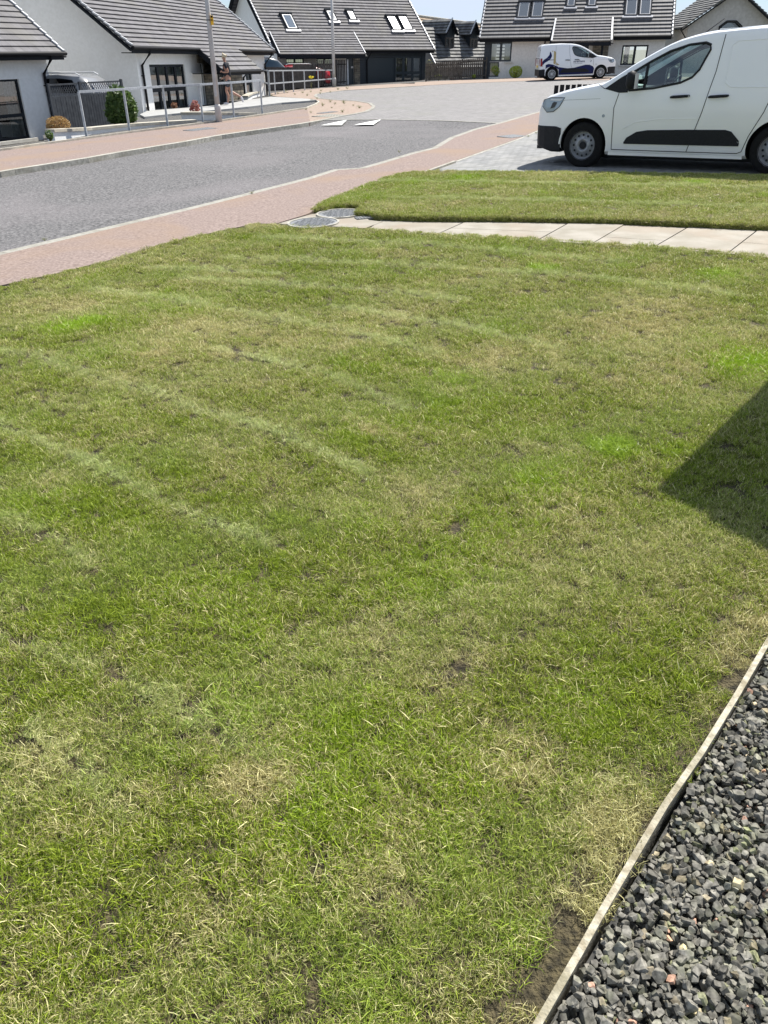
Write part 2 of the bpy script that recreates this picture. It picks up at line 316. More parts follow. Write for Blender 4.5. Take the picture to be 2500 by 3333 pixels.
# asphalt carriageway, 10 cm below the kerbs, with the ramp up to the block paved table
b = MB(); b.prism(outline([(-1600, 720), (-700, 640), (0, 562), (289, 516), (603, 463), (900, 414), (1005, 409), (1620, 421), (1520, 470), (1450, 500), (1300, 540), (1180, 585), (1000, 620), (590, 725), (0, 865), (-300, 960), (-1200, 1200)], RD), .7)
struct(b, 'asphalt_road', M['asphalt'])
b = MB(); rt_ = [(1040, 391.5), (1054, 390), (1238, 388), (1445, 392), (1623, 400), (1650, 400)]; rb_ = [(960, 419), (1005, 416), (1215, 420), (1435, 424), (1600, 428), (1650, 429)]
for i in range(5): b.add([G(*rb_[i], RD - .03), G(*rb_[i + 1], RD - .03), G(*rt_[i + 1], -.006), G(*rt_[i], -.006)], [(0, 1, 2, 3)])
struct(b, 'road_ramp', M['asphalt'])
slab('block_paving', M['block'], [(1054, 390), (1238, 388), (1445, 392), (1623, 400), (1700, 392), (1900, 375), (2300, 345), (2700, 320), (2800, 262), (2400, 258), (1752, 261), (1511, 270), (1300, 283), (1170, 290), (1000, 300), (1000, 330), (1180, 334), (1195, 347), (1100, 374)], -.010)
b = MB()
def strip(b, px, w, off=0., h=.14, side=1, m=0, gap=0.):
    p = outline(px, off)
    for i in range(len(p) - 1):
        d = p[i + 1] - p[i]; n = Vector((-d.y, d.x, 0)).normalized() * w * side
        d0 = (p[i + 1] - p[i - 1]) if i else d; n0 = Vector((-d0.y, d0.x, 0)).normalized() * w * side
        d1 = (p[i + 2] - p[i]) if i < len(p) - 2 else d; n1 = Vector((-d1.y, d1.x, 0)).normalized() * w * side
        k = max(1, round(d.length / .915)) if gap else 1
        for q in range(k):
            a = q / k + (gap / d.length if q or i else 0); c = (q + 1) / k
            A = p[i].lerp(p[i + 1], a); B = p[i].lerp(p[i + 1], c); NA = n0.lerp(n1, a); NB = n0.lerp(n1, c)
            b.prism([A, B, B + NB, A + NA], h, m)
strip(b, [(1054, 390.5), (1238, 388.5), (1445, 392.5), (1623, 400.5)], .10, -.002, side=1)
struct(b, 'paving_edge_row', M['kerb'])
b = MB(); strip(b, kerbL_top, .125, .004, .2, 1, gap=.007); struct(b, 'kerb', M['kerb'])
b = MB(); strip(b, island[:], .13, .006, .12, 1, gap=.0); struct(b, 'island_kerb', M['kerbl'])
b = MB(); strip(b, nearK, .125, .004, .2, -1, gap=.007); struct(b, 'near_kerb', M['kerbl'])
# red pavements
slab('left_pavement', M['pave'], kerbL_top[:-1] + [(1010, 398), (1000, 352), (657, 399), (422, 428), (241, 452), (145, 464), (0, 485), (-700, 560), (-1400, 640)])
slab('pavement_island', M['sandy'], [(1008, 398)] + island + [(1350, 272), (1300, 272), (1175, 279), (1043, 287), (952, 293), (889, 302), (879, 305), (880, 310), (901, 314), (1000, 321), (1035, 325), (1040, 331), (1020, 341), (995, 349), (1000, 353)], -.001)
slab('far_pavement', M['sandy'], [(1350, 280), (1511, 270.5), (1752, 261.5), (2300, 258), (2700, 256), (2700, 249), (2200, 250), (1752, 252), (1571, 257), (1445, 262.5), (1354, 267.5), (1350, 269)], 0)
slab('near_pavement', M['pave'], nearK + [(2500, 345), (2100, 375), (1760, 419), (1691, 449), (1480, 524), (1363, 563), (1310, 570), (1213, 604), (1131, 637), (1045, 671), (1000, 697), (896, 728), (832, 727), (663, 763), (518, 796), (362, 845), (181, 890), (0, 929), (-900, 1180)], 0)
slab('driveway', M['drive'], [(1363, 563), (1480, 524), (1691, 449), (1760, 419), (2100, 375), (2500, 346), (3600, 330), (4300, 600), (2500, 600), (2130, 592), (1700, 588), (1300, 590)], -.003)
b = MB(); strip(b, [(1363, 563), (1420, 543), (1476, 523)], .05, .03, .1, -1); strip(b, [(1480, 525), (1691, 450), (1762, 419)], .05, .004, .1, -1); struct(b, 'driveway_edging', M['kerb'])
# back-of-pavement edging on the left
b = MB(); strip(b, [(-1400, 640), (-700, 561), (0, 484), (40, 479), (145, 463.5), (241, 451), (422, 427), (546, 412), (657, 398), (854, 371), (971, 353), (1000, 349), (1030, 337), (1040, 330), (1033, 325)], .06, .05, .14, 1); struct(b, 'pavement_edging', M['coping'])
slab('gravel_bed', M['bed'], [(145, 463), (241, 450.5), (422, 426.5), (657, 397.5), (854, 370.5), (1000, 348.5), (1038, 331), (1031, 326), (1000, 328), (917, 334), (808, 347), (720, 356), (640, 362), (500, 372), (440, 382), (330, 402), (200, 420), (140, 440)], -.02)
slab('footpath', M['conc'], [(1031, 325), (1000, 328), (917, 334), (808, 347), (720, 356), (560, 370), (470, 380), (455, 372), (480, 360), (718, 342), (801, 325), (841, 320), (881, 314), (1000, 321)], .05)
slab('yard_gravel', M['bed'], [(500, 360), (718, 341), (801, 324), (881, 313), (878, 303), (1130, 281), (1350, 269), (1577, 257), (2400, 252), (2700, 238), (900, 240), (700, 250), (200, 330), (192, 398), (215, 425), (300, 400)], -.04)
b = MB(); b.prism([Vector((p.x, p.y, gz(p.x, p.y) - .45)) for p in outline([(215, 452), (145, 464), (0, 485), (-700, 562), (-1400, 641), (-1400, 500), (-200, 400), (150, 380), (192, 396)])], .4); struct(b, 'sunken_yard', M['bed'])
# garden path slabs: stone flags with open joints
edgeN = [(892, 729), (953, 734), (1189, 743), (1382, 753), (1700, 771), (2124, 798), (2500, 828), (3100, 885)]
edgeF = [(985, 697), (1090, 716), (1247, 720), (1368, 724), (1700, 727), (2038, 734), (2250, 743), (2500, 755), (3100, 790)]
b = MB(); b.prism(outline(edgeN + edgeF[::-1] + [(960, 705)], -.03), .1); struct(b, 'path_bedding', M['soil'])
b = MB(); b.prism(outline([(905, 728), (1189, 742), (1245, 721), (1200, 716), (1185, 690), (1100, 682), (1035, 692), (1006, 699)], 0), .05)
jn = [1189, 1420, 1748, 1925, 2124, 2366, 2640, 2950, 3100]; jf = [1247, 1527, 1860, 2043, 2250, 2472, 2720, 3000, 3150]
def ed(e, x):
    for (a, b_), (c, d) in zip(e, e[1:]):
        if a <= x <= c: return b_ + (d - b_) * (x - a) / (c - a)
    return e[-1][1]
for i in range(len(jn) - 1):
    q = [(jn[i] + 3, ed(edgeN, jn[i]) + 8), (jn[i + 1] - 2, ed(edgeN, jn[i + 1]) + 8), (jf[i + 1] - 2, ed(edgeF, jf[i + 1]) - 10), (jf[i] + 3, ed(edgeF, jf[i]) - 10)]
    P = outline(q, .004 * (i % 3) - .004)
    if i in (1, 3, 5, 7):      # two flags across
        t = .42 if i != 3 else .3
        m0 = P[0].lerp(P[3], t); m1 = P[1].lerp(P[2], t); g = (P[3] - P[0]).normalized() * .004
        b.prism([P[0], P[1], m1 - g, m0 - g], .04); b.prism([m0 + g, m1 + g, P[2], P[3]], .04)
    else: b.prism(P, .04)
struct(b, 'garden_path', M['path'])
# painted give-way arrows on the ramp
b = MB()
for q in (((1045, 407), (1112, 407), (1129, 390)), ((1153, 405.5), (1216, 405.5), (1240, 388.5))):
    P = [G(x, y, -.006 - .124 * (y - 389) / 29 + .018) for x, y in q]
    b.add(P, [(0, 1, 2)])
struct(b, 'road_marking', M['paintline'])

# ---------------------------------------------------------------- man-made covers in the ground
def round_cover(px, py, r, label):
    c = G(px, py, .012); o = thing('manhole_cover', label, 'manhole cover', c, 'covers at the path end')
    b = MB(); b.lathe([(0.001, .0), (r, 0), (r, -.03)], (0, 0, 0), 'z', 40); fr = b
    n = 9; s = r * 2 / n
    for i in range(-6, 7):
        for j in range(-6, 7):
            x, y = (i + .5 * (j % 2)) * s * .62, j * s * .62
            if math.hypot(x, y) < r * .86:
                a = .7 if (i + j) % 2 else -.7
                b.ob((x, y, 0), (math.cos(a) * s * .42, math.sin(a) * s * .42, 0), (-math.sin(a) * s * .16, math.cos(a) * s * .16, 0), (0, 0, .005))
    ob = b.build('lid', M['iron'], None); ob.parent = o
    b = MB(); b.lathe([(r * 1.01, -.02), (r * 1.01, .006), (r * 1.1, .006), (r * 1.1, -.03)], (0, 0, 0), 'z', 40); b.build('rim', M['kerb'], None).parent = o
    o.rotation_euler = (-GB, GA * -1, 0)
    return o
round_cover(1020, 724, .28, 'round metal cover on the path beside the near lawn')
round_cover(1107, 694, .27, 'round metal cover set in a notch cut in the far lawn')
def flat_cover(px, py, w, h, rot, label, m='iron'):
    c = G(px, py, .010); b = MB(); ca, sa = math.cos(rot), math.sin(rot)
    ax = Vector((ca * w, sa * w, GA * ca * w)); ay = Vector((-sa * h, ca * h, 0))
    b.ob(c - ax / 2 - ay / 2 - Vector((0, 0, .02)), ax, ay, (0, 0, .022)); nn = 6
    for i in range(nn):
        for j in range(nn):
            b.ob(c - ax / 2 - ay / 2 + ax * (i + .3) / nn + ay * (j + .3) / nn, ax * .4 / nn, ay * .4 / nn, (0, 0, .006))
    return single(b, 'utility_cover', M[m], c, label, 'utility cover')
flat_cover(1187, 707, .22, .14, .3, 'small square metal cover at the notch of the far lawn')
flat_cover(1667, 443, .5, .45, .6, 'rectangular metal cover in the pink pavement by the driveway edge')
flat_cover(652, 420, .9, .45, .9, 'grey rectangular cover in the left pavement near the lamp post')
flat_cover(1815, 522, .25, .25, .2, 'pale square cover in the driveway in the van shadow')
flat_cover(1070, 376, .9, .7, .9, 'pale concrete cover on the sandy island near the road arrows', 'kerbl')
flat_cover(1066, 365.5, .8, .3, .9, 'thin dark slot cover on the sandy island')

# ---------------------------------------------------------------- lawns: soil, then grass tufts scattered over them
def inpoly(x, y, poly):
    r = np.zeros(len(x), bool); n = len(poly); j = n - 1
    for i in range(n):
        xi, yi = poly[i][0], poly[i][1]; xj, yj = poly[j][0], poly[j][1]
        c = ((yi > y) != (yj > y)) & (x < (xj - xi) * (y - yi) / (yj - yi + 1e-12) + xi); r ^= c; j = i
    return r
def edge_dist(x, y, poly):
    d = np.full(len(x), 9.)
    for a, b_ in zip(poly, poly[1:] + poly[:1]):
        ax, ay = a[0], a[1]; bx, by = b_[0] - ax, b_[1] - ay
        t = np.clip(((x - ax) * bx + (y - ay) * by) / (bx * bx + by * by + 1e-9), 0, 1)
        d = np.minimum(d, np.hypot(x - ax - t * bx, y - ay - t * by))
    return d
edging_px = [(1739, 3333), (1876, 3098), (1945, 2975), (2027, 2836), (2153, 2625), (2270, 2457), (2387, 2269), (2500, 2075)]
edging = [G(*p) for p in edging_px]; ed0 = (edging[-1] - edging[0]).normalized()
edging = [edging[0] - ed0 * 1.6, edging[0] - ed0 * .7] + edging + [edging[-1] + ed0 * 1.2, edging[-1] + ed0 * 2.2]
lawn1 = [tuple(G(x, y)) for x, y in [(-900, 1180), (0, 930), (181, 891), (362, 846), (518, 797), (663, 764), (832, 728), (900, 730)] + [(x, y + 2) for x, y in edgeN[1:]]]
lawn1 = lawn1[:-1] + [(5.2, 6.9, 0), (5.2, 4.4, 0)] + [tuple(p) for p in edging[::-1]] + [(-1.6, -.5, 0), (-3.6, 3.0, 0)]
lawn2 = [tuple(G(x, y)) for x, y in [(1022, 694), (1045, 672), (1131, 638), (1213, 605), (1310, 571), (1400, 567), (1700, 569), (2130, 575), (2500, 581), (3300, 596), (3300, 800)] + [(x, y - 4) for x, y in edgeF[:2:-1]] + [(1250, 716), (1200, 706), (1158, 704), (1172, 695), (1186, 684), (1150, 679), (1090, 679), (1052, 690)]]
for nm, poly, h, d in (('lawn_soil', lawn1, -.012, .7), ('far_lawn_soil', lawn2, .045, .8)):
    b = MB(); b.prism([Vector((p[0], p[1], gz(p[0], p[1]) + h)) for p in poly], d); struct(b, nm, M['thatch'] if h < 0 else M['soil'])

src = bpy.data.collections.new('grass_sources')          # source shapes only: never linked to the scene
def tuft_mesh(k, n, hgt, rad, seed):
    r = np.random.default_rng(seed); vs = []; fs = []; col = []
    for i in range(n):
        a = r.uniform(0, 6.283); q = rad * math.sqrt(r.uniform()); x, y = q * math.cos(a), q * math.sin(a)
        h = hgt * r.uniform(.45, 1.15); w = r.uniform(.0005, .0012); la = r.uniform(0, 6.283); ln = h * r.choice([r.uniform(.1, .8), r.uniform(.8, 2.4)])
        fa = r.uniform(0, 3.1416); cx, cy = math.cos(fa) * w, math.sin(fa) * w
        dx, dy = math.cos(la) * ln, math.sin(la) * ln; b0 = len(vs)
        tw = r.normal(0, .12, 2) * h
        vs += [(x - cx, y - cy, -.004), (x + cx, y + cy, -.004), (x + dx * .46 + tw[0] - cx * .85, y + dy * .46 + tw[1] - cy * .85, h * .56), (x + dx * .46 + tw[0] + cx * .85, y + dy * .46 + tw[1] + cy * .85, h * .56), (x + dx, y + dy, h)]
        fs += [(b0, b0 + 1, b0 + 3, b0 + 2), (b0 + 2, b0 + 3, b0 + 4)]
        c = r.uniform(); col += [(c, r.uniform(), r.uniform(), 1)] * 5
    me = bpy.data.meshes.new('grass_tuft'); me.from_pydata(vs, [], fs); me.materials.append(M['grass'])
    at = me.color_attributes.new('blade', 'FLOAT_COLOR', 'POINT'); at.data.foreach_set('color', np.array(col, dtype=np.float32).ravel())
    o = bpy.data.objects.new('grass_tuft', me); src.objects.link(o); return o
# grass material: blade colour between healthy green and dry straw, set per tuft (lush, dry, painted streak sheen) and per blade
m = bpy.data.materials.new('grass_blades'); m.use_nodes = True; M['grass'] = m
p = m.node_tree.nodes['Principled BSDF']; out = m.node_tree.nodes['Material Output']
ai = N(m, 'ShaderNodeAttribute', attribute_name='tone', attribute_type='INSTANCER'); si = N(m, 'ShaderNodeSeparateColor'); L(m, ai.outputs['Color'], si.inputs[0])
ab = N(m, 'ShaderNodeAttribute', attribute_name='blade'); sb = N(m, 'ShaderNodeSeparateColor'); L(m, ab.outputs['Color'], sb.inputs[0])
def mixc(f, a, b_):
    x = N(m, 'ShaderNodeMix', data_type='RGBA')
    if isinstance(f, float): x.inputs['Factor'].default_value = f
    else: L(m, f, x.inputs['Factor'])
    for s, v in (('A', a), ('B', b_)):
        if isinstance(v, tuple): x.inputs[s].default_value = (*v, 1)
        else: L(m, v, x.inputs[s])
    return x.outputs['Result']
g1 = mixc(sb.outputs['Green'], (.045, .085, .005), (.40, .50, .05))         # healthy blades; the dark-to-bright spread paints in shaded gaps and lit tips
g2 = mixc(si.outputs['Green'], g1, (.30, .44, .03))                          # lime patches
st = mixc(sb.outputs['Blue'], (.20, .17, .05), (.86, .80, .42))            # straw, its dark and bright blades also standing in for shade and sun
mt = N(m, 'ShaderNodeMath', operation='LESS_THAN'); L(m, sb.outputs['Red'], mt.inputs[0]); L(m, si.outputs['Red'], mt.inputs[1])
g3 = mixc(mt.outputs[0], g2, st); g3 = mixc(si.outputs['Blue'], g3, (.62, .69, .33))  # mowing streaks: sheen of flattened blades put in as a paler colour
L(m, g3, p.inputs['Base Color']); p.inputs['Roughness'].default_value = .38; p.inputs['Specular IOR Level'].default_value = .22
tl = N(m, 'ShaderNodeBsdfTranslucent'); L(m, g3, tl.inputs[0]); xs = N(m, 'ShaderNodeMixShader'); xs.inputs[0].default_value = .27
L(m, p.outputs[0], xs.inputs[1]); L(m, tl.outputs[0], xs.inputs[2]); L(m, xs.outputs[0], out.inputs[0])
for k in range(6): tuft_mesh(k, 125, .017, .044, 100 + k)
for k in range(2): tuft_mesh(k, 7, .03, .07, 200 + k)

lush_px = [(215, 1065, .16, .9), (300, 1045, .12, .5), (1765, 873, .13, .9), (2030, 864, .1, .4), (2350, 893, .2, .7), (1480, 1226, .12, .7), (2440, 1190, .25, .9), (1990, 1455, .12, .8), (2200, 1460, .06, .6), (540, 950, .1, .5),
           (1745, 1550, .15, .35), (1180, 1160, .2, .3), (380, 1030, .4, .25), (740, 2330, .16, .4), (150, 1640, .18, .3), (2260, 608, .12, 1.), (1520, 590, .25, .6), (1760, 646, .1, .7), (1940, 643, .06, .5), (2490, 652, .1, .6), (1350, 603, .2, .4),
           (1890, 2300, .10, .45), (2030, 2760, .06, .3), (1200, 2300, .14, .3), (1700, 3080, .05, .6), (1950, 2560, .07, .4), (1350, 1910, .2, .25), (950, 2560, .12, .25), (1240, 3180, .08, .3)]
dry_px = [(1730, 2500, .12, .5), (2050, 2610, .10, .8), (1990, 2760, .09, .8), (1830, 3000, .06, .9), (1900, 2900, .05, .8), (1760, 3150, .05, .9), (2370, 2130, .10, .5), (2440, 2020, .09, .5), (1200, 1400, .05, 1.), (2150, 1240, .35, .3), (1150, 1090, .3, .3), (700, 1080, .5, .3), (1400, 1000, .5, .2), (1600, 1180, .3, .25), (2000, 1060, .4, .3),
          (200, 1560, .12, .5), (800, 2560, .09, .5), (120, 2480, .1, .35), (1350, 1620, .2, .25), (180, 1000, .6, .3), (2100, 1000, .4, .3), (650, 3000, .1, .3), (1250, 2900, .1, .3)]
streaks = [[(304, 943), (405, 954), (651, 990), (832, 1023), (1085, 1066), (1200, 1092), (1420, 1150)], [(-300, 1105), (0, 1139), (123, 1160), (253, 1204), (376, 1247), (506, 1276), (637, 1327), (796, 1370), (904, 1406), (1049, 1464), (1200, 1540)],
           [(-200, 1330), (0, 1385), (123, 1428), (239, 1479), (362, 1537), (470, 1594), (615, 1667), (723, 1717), (868, 1761)], [(600, 905), (868, 922), (1200, 940), (1500, 975)], [(700, 1130), (890, 1175), (1049, 1211), (1200, 1269), (1320, 1330)],
           [(-200, 1600), (120, 1720), (300, 1830)], [(540, 2290), (690, 2360), (900, 2480)], [(100, 2370), (420, 2640)], [(0, 2070), (300, 2160), (560, 2270)], [(750, 838), (1350, 862), (1960, 905), (2400, 960)], [(500, 870), (900, 890)], [(1100, 1000), (1500, 1060), (1800, 1130)], [(850, 770), (1400, 795), (2000, 850)],
           [(1200, 600), (1700, 606), (2500, 622)], [(1250, 655), (1700, 662), (2500, 690)]]
def scatter(poly, dens, hs, seed, ragged=.012, z0=0.):
    r = np.random.default_rng(seed); P = np.array([(p[0], p[1]) for p in poly]); x0, y0 = P.min(0); x1, y1 = P.max(0)
    x1 = min(x1, 5.4); y0 = max(y0, -.3); x0 = max(x0, -5.5); n = int((x1 - x0) * (y1 - y0) * 1150)
    x = r.uniform(x0, x1, n); y = r.uniform(y0, y1, n)
    D = dens(np.hypot(x, y)); k = (r.uniform(size=n) < D / 1150) & inpoly(x, y, [tuple(p) for p in P])
    k &= (np.abs(x) < .62 * y + 1.0)
    x, y = x[k], y[k]; e = edge_dist(x, y, poly)
    k = e > r.uniform(-.012, ragged * 1.2, len(x)); x, y, e = x[k], y[k], e[k]
    lush = np.zeros(len(x)); dry = .22 + .34 * np.clip((fbm(x, y, 1.3, 3, 5) - .37) * 2.8, 0, 1)
    dry += .30 * np.clip((fbm(x, y, 8, 11, 3) - .52) * 4, 0, 1) - .15 * (fbm(x, y, 14, 5, 2) > .6)
    yy = np.clip((y - 2.5) / 5, 0, 1); dry += .10 * yy
    lush += np.clip((fbm(x, y, 2.2, 21, 4) - .58) * 2.2, 0, .3)
    for arr, lst in ((lush, lush_px), (dry, dry_px)):
        for px, py, rad, s in lst:
            c = G(px, py); w = np.exp(-(((x - c.x) / rad) ** 2 + ((y - c.y) / rad) ** 2)) * (.45 + 1.1 * fbm(x, y, 12, 31, 3)); arr += s * 1.25 * w
            if arr is lush: dry -= .5 * w * s
    wt = np.ones(len(x)); lean = np.zeros(len(x)); la = np.zeros(len(x)); sd = np.full(len(x), 9.)
    for si_, s in enumerate(streaks):
        q = [G(*t) for t in s]
        for a, c in zip(q, q[1:]):
            bx, by = c.x - a.x, c.y - a.y; t = np.clip(((x - a.x) * bx + (y - a.y) * by) / (bx * bx + by * by), 0, 1)
            d = np.hypot(x - a.x - t * bx, y - a.y - t * by) * (1 + .5 * (fbm(x, y, 3, 8, 2) - .5)); near = d < sd; sd = np.where(near, d, sd); la = np.where(near, math.atan2(by, bx), la); wt = np.where(near, .55 if si_ in (5, 6, 7, 8) else 1., wt)
    stp0 = np.sin((x * .42 - y * .9) / .42 * 3.1416 * .9 + 1.5 * fbm(x, y, .5, 4, 2)); lean = .45 * np.exp(-(sd / .07) ** 2); pale = .55 * wt * np.exp(-(sd / (.018 + .006 * np.hypot(x, y))) ** 2) * np.clip(.45 + .9 * fbm(x, y, 3, 77, 3), 0, 1) + .10 * np.clip(stp0 * 1.5, 0, 1); dry -= .16 * np.exp(-((sd - .2) / .1) ** 2) - .1 * np.exp(-(sd / .07) ** 2)  # pale carries the painted sheen of the mowing streaks and bands
    stp = np.sin((x * .42 - y * .9) / .42 * 3.1416 * .9 + 1.5 * fbm(x, y, .5, 4, 2)); lean += .22 * np.clip(stp * 2, -1, 1)
    bare = np.zeros(len(x))
    de = edge_dist(x, y, [tuple(q) for q in edging])
    bare = np.maximum(bare, np.clip(1 - de / .11, 0, 1) * np.clip((fbm(x, y, 5, 51, 3) - .44) * 4, 0, 1))
    k = r.uniform(size=len(x)) > bare * .85
    x, y, lush, dry, lean, la, bare, pale = (v[k] for v in (x, y, lush, dry, lean, la, bare, pale)); dry += bare * .5
    sc = hs(np.hypot(x, y)) * r.uniform(.65, 1.3, len(x)) * (1 + .55 * np.clip(lush, 0, 1) - .3 * bare) * (.92 + .3 * fbm(x, y, 6, 61, 3))
    rot = np.stack([lean * -np.sin(la) * 1. + r.normal(0, .14, len(x)), lean * np.cos(la) + r.normal(0, .14, len(x)), r.uniform(0, 6.283, len(x))], 1)
    pos = np.stack([x, y, GA * x + GB * y + z0 - .004], 1)
    return pos, rot, sc, np.clip(dry, 0, .97), np.clip(lush, 0, 1), np.clip(pale, 0, .9)
def instance_object(name, pos, rot, sc, idx, tone, coll, label=None, ownrot=True):
    me = bpy.data.meshes.new(name); n = len(pos); me.vertices.add(n); me.vertices.foreach_set('co', pos.astype(np.float32).ravel())
    for nm, ty, arr in (('rot', 'FLOAT_VECTOR', rot), ('sc', 'FLOAT_VECTOR', sc)):
        a = me.attributes.new(nm, ty, 'POINT'); a.data.foreach_set('vector', arr.astype(np.float32).ravel())
    a = me.attributes.new('idx', 'INT', 'POINT'); a.data.foreach_set('value', idx.astype(np.int32))
    a = me.attributes.new('tone', 'FLOAT_COLOR', 'POINT'); a.data.foreach_set('color', tone.astype(np.float32).ravel())
    o = bpy.data.objects.new(name, me); C.objects.link(o)
    ng = bpy.data.node_groups.new(name, 'GeometryNodeTree'); ng.interface.new_socket('Geometry', in_out='INPUT', socket_type='NodeSocketGeometry'); ng.interface.new_socket('Geometry', in_out='OUTPUT', socket_type='NodeSocketGeometry')
    n_ = ng.nodes.new; i_ = n_('NodeGroupInput'); o_ = n_('NodeGroupOutput'); mp_ = n_('GeometryNodeMeshToPoints'); ip = n_('GeometryNodeInstanceOnPoints'); ci = n_('GeometryNodeCollectionInfo')
    ci.inputs['Collection'].default_value = coll; ci.inputs['Separate Children'].default_value = True; ci.inputs['Reset Children'].default_value = True
    def na(nm, ty):
        q = n_('GeometryNodeInputNamedAttribute'); q.data_type = ty; q.inputs['Name'].default_value = nm; return [s for s in q.outputs if s.enabled and s.name == 'Attribute'][0]
    ln = ng.links.new
    ln(i_.outputs[0], mp_.inputs[0]); ln(mp_.outputs[0], ip.inputs['Points']); ln(ci.outputs[0], ip.inputs['Instance']); ip.inputs['Pick Instance'].default_value = True
    ln(na('idx', 'INT'), ip.inputs['Instance Index']); ln(na('rot', 'FLOAT_VECTOR'), ip.inputs['Rotation']); ln(na('sc', 'FLOAT_VECTOR'), ip.inputs['Scale'])
    ln(ip.outputs[0], o_.inputs[0]); md = o.modifiers.new('scatter', 'NODES'); md.node_group = ng
    return tag(o, kind='stuff')
for nm, poly, seed, z0 in (('grass', lawn1, 1, 0.), ('far_grass', lawn2, 2, .05)):
    pos, rot, sc, dry, lush, pale = scatter(poly, (lambda d: np.clip(1150 - (d - 1.2) * 110, 450, 1150)), (lambda d: np.clip(.80 + (d - 1) * .03, .8, 1.1)), seed, z0=z0)
    n = len(pos); print(nm, n)
    instance_object(nm, pos, rot, np.stack([sc * 1.0, sc, sc * .95], 1), rng.integers(0, 6, n), np.stack([dry, lush, pale, np.ones(n)], 1), src)
# rough cut edge of the far lawn: hanging tufts along the sides facing the path
pl = [Vector(p) for p in lawn2]; ex = []; er = []
for a, c in list(zip(pl, pl[1:] + pl[:1]))[10:]:
    d = c - a; k = max(1, int(d.length * 170))
    nrm = math.atan2(-d.x, d.y) if True else 0
    for i in range(k):
        q = a.lerp(c, random.random()); q.z = gz(q.x, q.y) + random.uniform(.0, .06); ex.append((q.x, q.y, q.z)); er.append((random.gauss(1.0, .3), random.gauss(0, .4), random.gauss(0, .5)))
n = len(ex); instance_object('lawn_edge_grass', np.array(ex), np.array(er), np.stack([np.full(n, .8)] * 3, 1), rng.integers(0, 6, n), np.stack([rng.uniform(.3, .7, n), np.zeros(n), np.zeros(n), np.ones(n)], 1), src)

# ---------------------------------------------------------------- edging strip and slate gravel
b = MB()
side = Vector((ed0.y, -ed0.x, 0))
wd = [.056, .056, .056] + [.056] * 20
for i, (a, c) in enumerate(zip(edging, edging[1:])):
    k = max(1, int((c - a).length / .12))
    for j in range(k):
        A = a.lerp(c, j / k); B = a.lerp(c, (j + 1) / k)
        up = Vector((0, 0, .018)); b.prism([A + up, B + up, B + side * .016 + up, A + side * .016 + up], .11)
struct(b, 'lawn_edging', M['timber'])
gp = [edging[0] + side * .02, edging[-1] + side * .02, edging[-1] + side * 1.25, edging[0] + side * 1.25]
b = MB(); b.prism([Vector((p.x, p.y, gz(p.x, p.y) - .035)) for p in gp], .08); struct(b, 'gravel_bedding', M['sand'])
M['chip'] = noisy('slate_chip', (.075, .072, .062), (.205, .195, .168), 90, rough=.62, bump=.35, bscale=120, bdist=.002, c3=(.23, .235, .16), s3=18, a3=.55)
M['chip'].node_tree.nodes['Principled BSDF'].inputs['Specular IOR Level'].default_value = .15
m = M['chip']; p = m.node_tree.nodes['Principled BSDF']; lk = [l for l in m.node_tree.links if l.to_socket == p.inputs['Base Color']][0]; srcs = lk.from_socket
ai = N(m, 'ShaderNodeAttribute', attribute_name='tone', attribute_type='INSTANCER'); x = N(m, 'ShaderNodeMix', data_type='RGBA', blend_type='MULTIPLY'); x.inputs['Factor'].default_value = 1
L(m, srcs, x.inputs['A']); L(m, ai.outputs['Color'], x.inputs['B']); L(m, x.outputs['Result'], p.inputs['Base Color'])
chips = bpy.data.collections.new('gravel_sources')
for k in range(14):
    r = random.Random(300 + k); bm = bmesh.new(); ax = (1, r.uniform(.6, .95), r.uniform(.35, .75))
    bmesh.ops.create_cube(bm, size=1.0)
    for v in bm.verts: v.co = Vector((v.co.x * ax[0] * r.uniform(.8, 1.1), v.co.y * ax[1] * r.uniform(.8, 1.1), v.co.z * ax[2] * r.uniform(.75, 1.15)))
    for i in range(6):
        nn = Vector((r.gauss(0, 1), r.gauss(0, 1), r.gauss(0, .8))).normalized(); ext = max(v.co.dot(nn) for v in bm.verts)
        g_ = bmesh.ops.bisect_plane(bm, geom=bm.verts[:] + bm.edges[:] + bm.faces[:], plane_co=nn * ext * r.uniform(.55, .82), plane_no=nn, clear_outer=True)
        bmesh.ops.contextual_create(bm, geom=[q for q in g_['geom_cut'] if isinstance(q, bmesh.types.BMEdge)])
    bmesh.ops.bevel(bm, geom=bm.edges[:], offset=.022, segments=1, affect='EDGES'); me = bpy.data.meshes.new('slate_chip'); bm.to_mesh(me); bm.free(); me.materials.append(M['chip'])
    chips.objects.link(bpy.data.objects.new('slate_chip', me))
tl_ = (edging[-1] - edging[0]).length; n = 85000; t = rng.uniform(0, tl_, n); w = rng.uniform(.028, 1.2, n); lay = rng.uniform(0, 1, n)
px_ = edging[0].x + ed0.x * t + side.x * w; py_ = edging[0].y + ed0.y * t + side.y * w
k = (py_ > .2) & (px_ < py_ * .62 + .5); px_, py_, lay = px_[k], py_[k], lay[k]; n = len(px_)
s = rng.gamma(10, .0158 / 10, n).clip(.007, .029); tone = rng.uniform(.6, 1.5, n)[:, None] * np.array([1, 1, 1.0]) 
odd = rng.uniform(size=n); tone[odd < .05] *= (1.5, 1.35, 1.1); tone[odd < .012] = (3.0, 1.9, 1.6); tone[(odd > .012) & (odd < .018)] = (4.0, 3.5, 2.6); tone[odd > .93] *= (1.05, 1.12, .8)
pos = np.stack([px_, py_, GA * px_ + GB * py_ - .040 + lay * .042], 1)
rt = np.stack([rng.normal(0, .5, n), rng.normal(0, .5, n), rng.uniform(0, 6.28, n)], 1)
